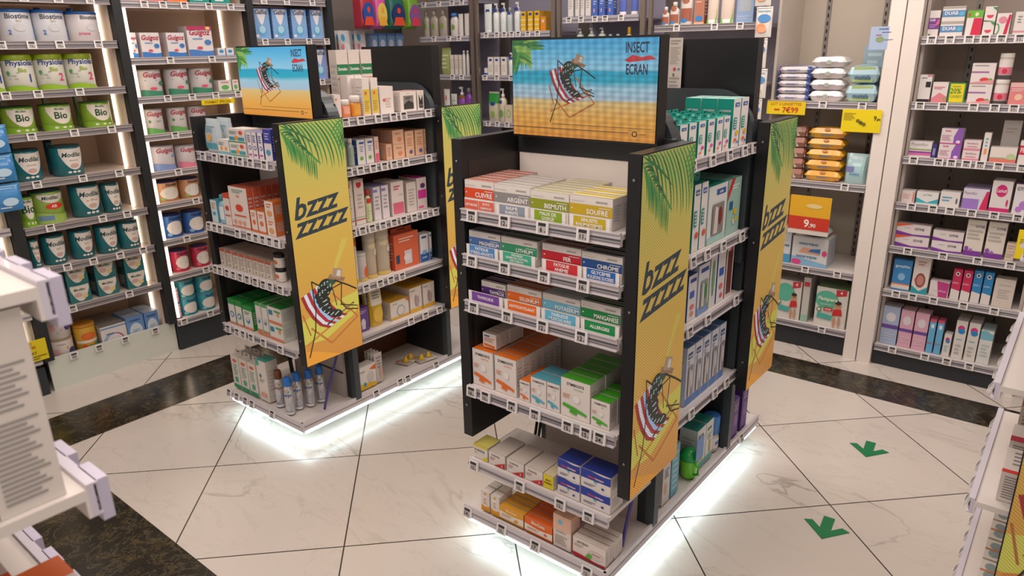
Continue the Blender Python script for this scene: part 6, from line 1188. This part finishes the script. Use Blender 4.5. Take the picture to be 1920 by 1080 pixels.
# ================================================================ NEAR SHELF, lower left corner of the view
PLW = mat('cfc9d6', .3, coat=.3); TAGP = mat('c2bcd0', .35)
g = empty('near_shelf_unit', (-1.3, -.05, 0)); tag(g, 'white shelf unit very close to the camera, over the dark marble band', 'shelving')
mk(-1.75, -.86, -.24, -.2, 0, 1.6, WHITE, 'back_panel', g); mk(-1.75, -.86, -.2, .2, 0, .1, BLK2, 'plinth', g)
for zl in (1.375, 1.12, .865, .6, .34):
    s = shelf(g, '+Y', .262, .862, 1.75, zl, .44, [], m=WHITE, railm=PLW, rh=.045)
    for k in range(9):
        m = MB(); m.box(-.026, .026, -.013, .001, -.012, .045, TAGP); m.art('r .1 .1 .9 .9 d8d4dc', .052, .057, lambda u, v, L: (-.026+.052*u, -.013-.0003*L, -.012+v*.057)); 
        for zz in (.0, .03): m.lathe([(.0022, 0), (.0022, .0007)], mat('4a4470'), 8, 0, 0)
        o = m.build('price_tag', s); o.location = (.028+k*.088, -.0005, 0)
        for zz in (.005, .03):
            d_ = MB(); d_.box(-.0262, -.0261, -.008, -.005, zz, zz+.003, mat('4a4470')); 
def nbox(x0, x1, y0, y1, z, h, name, lab, head, sideart, topart, frontart='l .1 .1 .9 .9 8 b0a8a4'):
    m = MB(); c = head.split(','); w, d = x1-x0, y1-y0; m.box(-w/2, w/2, -d/2, d/2, 0, h, mat(c[0]), top=mat(c[1]))
    m.art(sideart, d, h, lambda u, v, L: (w/2+.0003*L, -d/2+u*d, v*h)); m.art(topart, w, d, lambda u, v, L: (-w/2+u*w, -d/2+v*d, h+.0003*L)); m.art(frontart, w, h, lambda u, v, L: (w/2-u*w, d/2+.0003*L, v*h))
    o = m.build(name); o.location = ((x0+x1)/2, (y0+y1)/2, z); tag(o, lab, 'box'); return o
sa = 'r .12 .78 .3 .84 e0a890;l .12 .52 .88 .76 9 9a9490;l .12 .05 .88 .48 16 9a9490'
nz = 1.12+.0395
nbox(-.99, -.872, .165, .232, nz, .235, 'tall_medicine_box', 'tall printed box at the end of the near shelf, closest to its rail', 'd8d0c8,cfc8c0', sa, '')
nbox(-.99, -.872, .09, .16, nz, .24, 'tall_medicine_box', 'tall printed box just behind the end box on the near shelf', 'd8d0c8,cfc8c0', sa, '')
nbox(-.99, -.872, .0, .085, nz, .24, 'tall_medicine_box', 'tall printed box third along the near shelf, cut by the frame', 'd6cdc5,cfc8c0', sa, '')
nz = .865+.0395
nbox(-.985, -.868, .175, .235, nz, .11, 'tablet_carton', 'orange-topped printed carton at the lower near shelf rail', 'd8cec6,d8cec6', 'l .1 .1 .9 .9 8 8a8480', 'r 0 0 .45 1 e06a28;l .6 .3 .9 .8 2 c89080')
nbox(-.985, -.868, .1, .17, nz, .15, 'tablet_carton', 'taller printed carton with an orange corner on the lower near shelf', 'd8cec6,d8cec6', 'l .1 .1 .9 .9 11 8a8480', 'r .4 0 1 1 e05a20;r 0 0 .4 1 ded6d0')
nbox(-.985, -.868, .02, .095, nz, .16, 'tablet_carton', 'printed carton behind the orange-cornered one on the lower near shelf', 'd4cac2,d8cec6', 'l .1 .1 .9 .9 11 8a8480', 'r .6 0 1 1 c84a28')

# ================================================================ CORNER STAND, right edge of the view
g = empty('display_stand', (.3, 2.0, 0)); tag(g, 'white-railed display stand at the frame edge with a lit insect screen', 'display stand')
mk(-.05, 1.1, 1.62, 2.38, .078, .12, WHITE, 'base_deck', g); mk(.1, 1.0, 1.75, 2.25, 0, .078, BLK2, 'plinth', g)
mk(.27, .285, 1.7, 2.36, .12, 1.33, PALE, 'back_panel', g)
p = mk(.0, .3, 1.722, 1.758, .405, 1.395, BLK, 'wing_panel', g)
s3 = panel_screen(p, .294, .984, (.003, 1.722, .408), 0, MO2); s3.location = s3.location-g.location
mk(.0, .27, 2.325, 2.36, .405, 1.395, mat('cfc4ba', .5), 'wing_panel', g)
for zl in (1.21, .895, .60, .275):
    s = shelf(g, '-X', -.078, -2.31, -1.765, zl, .34, [], m=WHITE, railm=PLW, rh=.04)
    for k in range(6 if zl < 1.2 else 5):
        o = bpy.data.objects.new('price_tag', price_tag('')); COL.objects.link(o); o.parent = s; o.location = (.05+k*.09, -.006, .0); o.rotation_euler = (rad(-25), 0, 0)
PE = 'edge stand, '
row('-X', -.035, .895+.036, PE+'second shelf', 'from the niche', [('cream_box', B, 'blue low carton', B, '3a5ab0,4a6ac0,3a5ab0', '', '1915-1925', .04, .05, 1, 1)])
def gitem(x0, x1, y0, y1, z, h, name, lab, head, ta):
    m = MB(); c = head.split(','); w, d = x1-x0, y1-y0; m.box(-w/2, w/2, -d/2, d/2, 0, h, mat(c[0]), top=mat(c[1]))
    m.art('l .1 .1 .9 .9 9 8a8078', d, h, lambda u, v, L: (-w/2-.0003*L, d/2-u*d, v*h)); m.art(ta, w, d, lambda u, v, L: (-w/2+u*w, -d/2+v*d, h+.0003*L)); m.art('l .1 .1 .9 .9 9 8a8078', w, h, lambda u, v, L: (-w/2+u*w, -d/2-.0003*L, v*h))
    o = m.build(name); o.location = ((x0+x1)/2, (y0+y1)/2, z); tag(o, lab, 'box'); return o
zz = .60+.0355
gitem(-.02, .05, 2.22, 2.29, zz, .14, 'capsule_box', 'grey printed box at the far end of the edge stand middle shelf', 'bdb2aa,c8beb6', 'r .2 .3 .8 .8 3a6aa8')
gitem(-.025, .05, 2.10, 2.19, zz, .115, 'capsule_box', 'brown-topped printed box on the edge stand middle shelf', 'c4b4a8,8a5a48', 'r .1 .1 .9 .5 6a4034')
gitem(-.03, .05, 1.96, 2.06, zz, .08, 'capsule_box', 'white box with a red corner on the edge stand middle shelf', 'd8cec8,dcd2cc', 'r 0 0 .35 .3 b02a3a;r .6 .5 .9 .9 9a8a5a')
gitem(-.03, .05, 1.80, 1.93, zz, .075, 'capsule_box', 'white box with a red stripe beside the edge stand screen', 'd8cec8,dcd2cc', 'l .2 .3 .8 .9 4 8a8484;r 0 0 1 .12 d03a30')
zz = .275+.0355
for k in range(5):
    gitem(-.03, .04, 1.80+k*.098, 1.89+k*.098, zz, .10, 'drops_box', ['first', 'second', 'third', 'fourth', 'fifth'][k]+' white and orange drops box from the screen on the edge stand lower shelf', 'c9bcb0,d8d2ca', 'r .7 0 1 1 e8a030;e .3 .3 .18 .18 8a9a9a;e .3 .7 .18 .18 8a9a9a;r .0 .45 .6 .52 d07a4a')
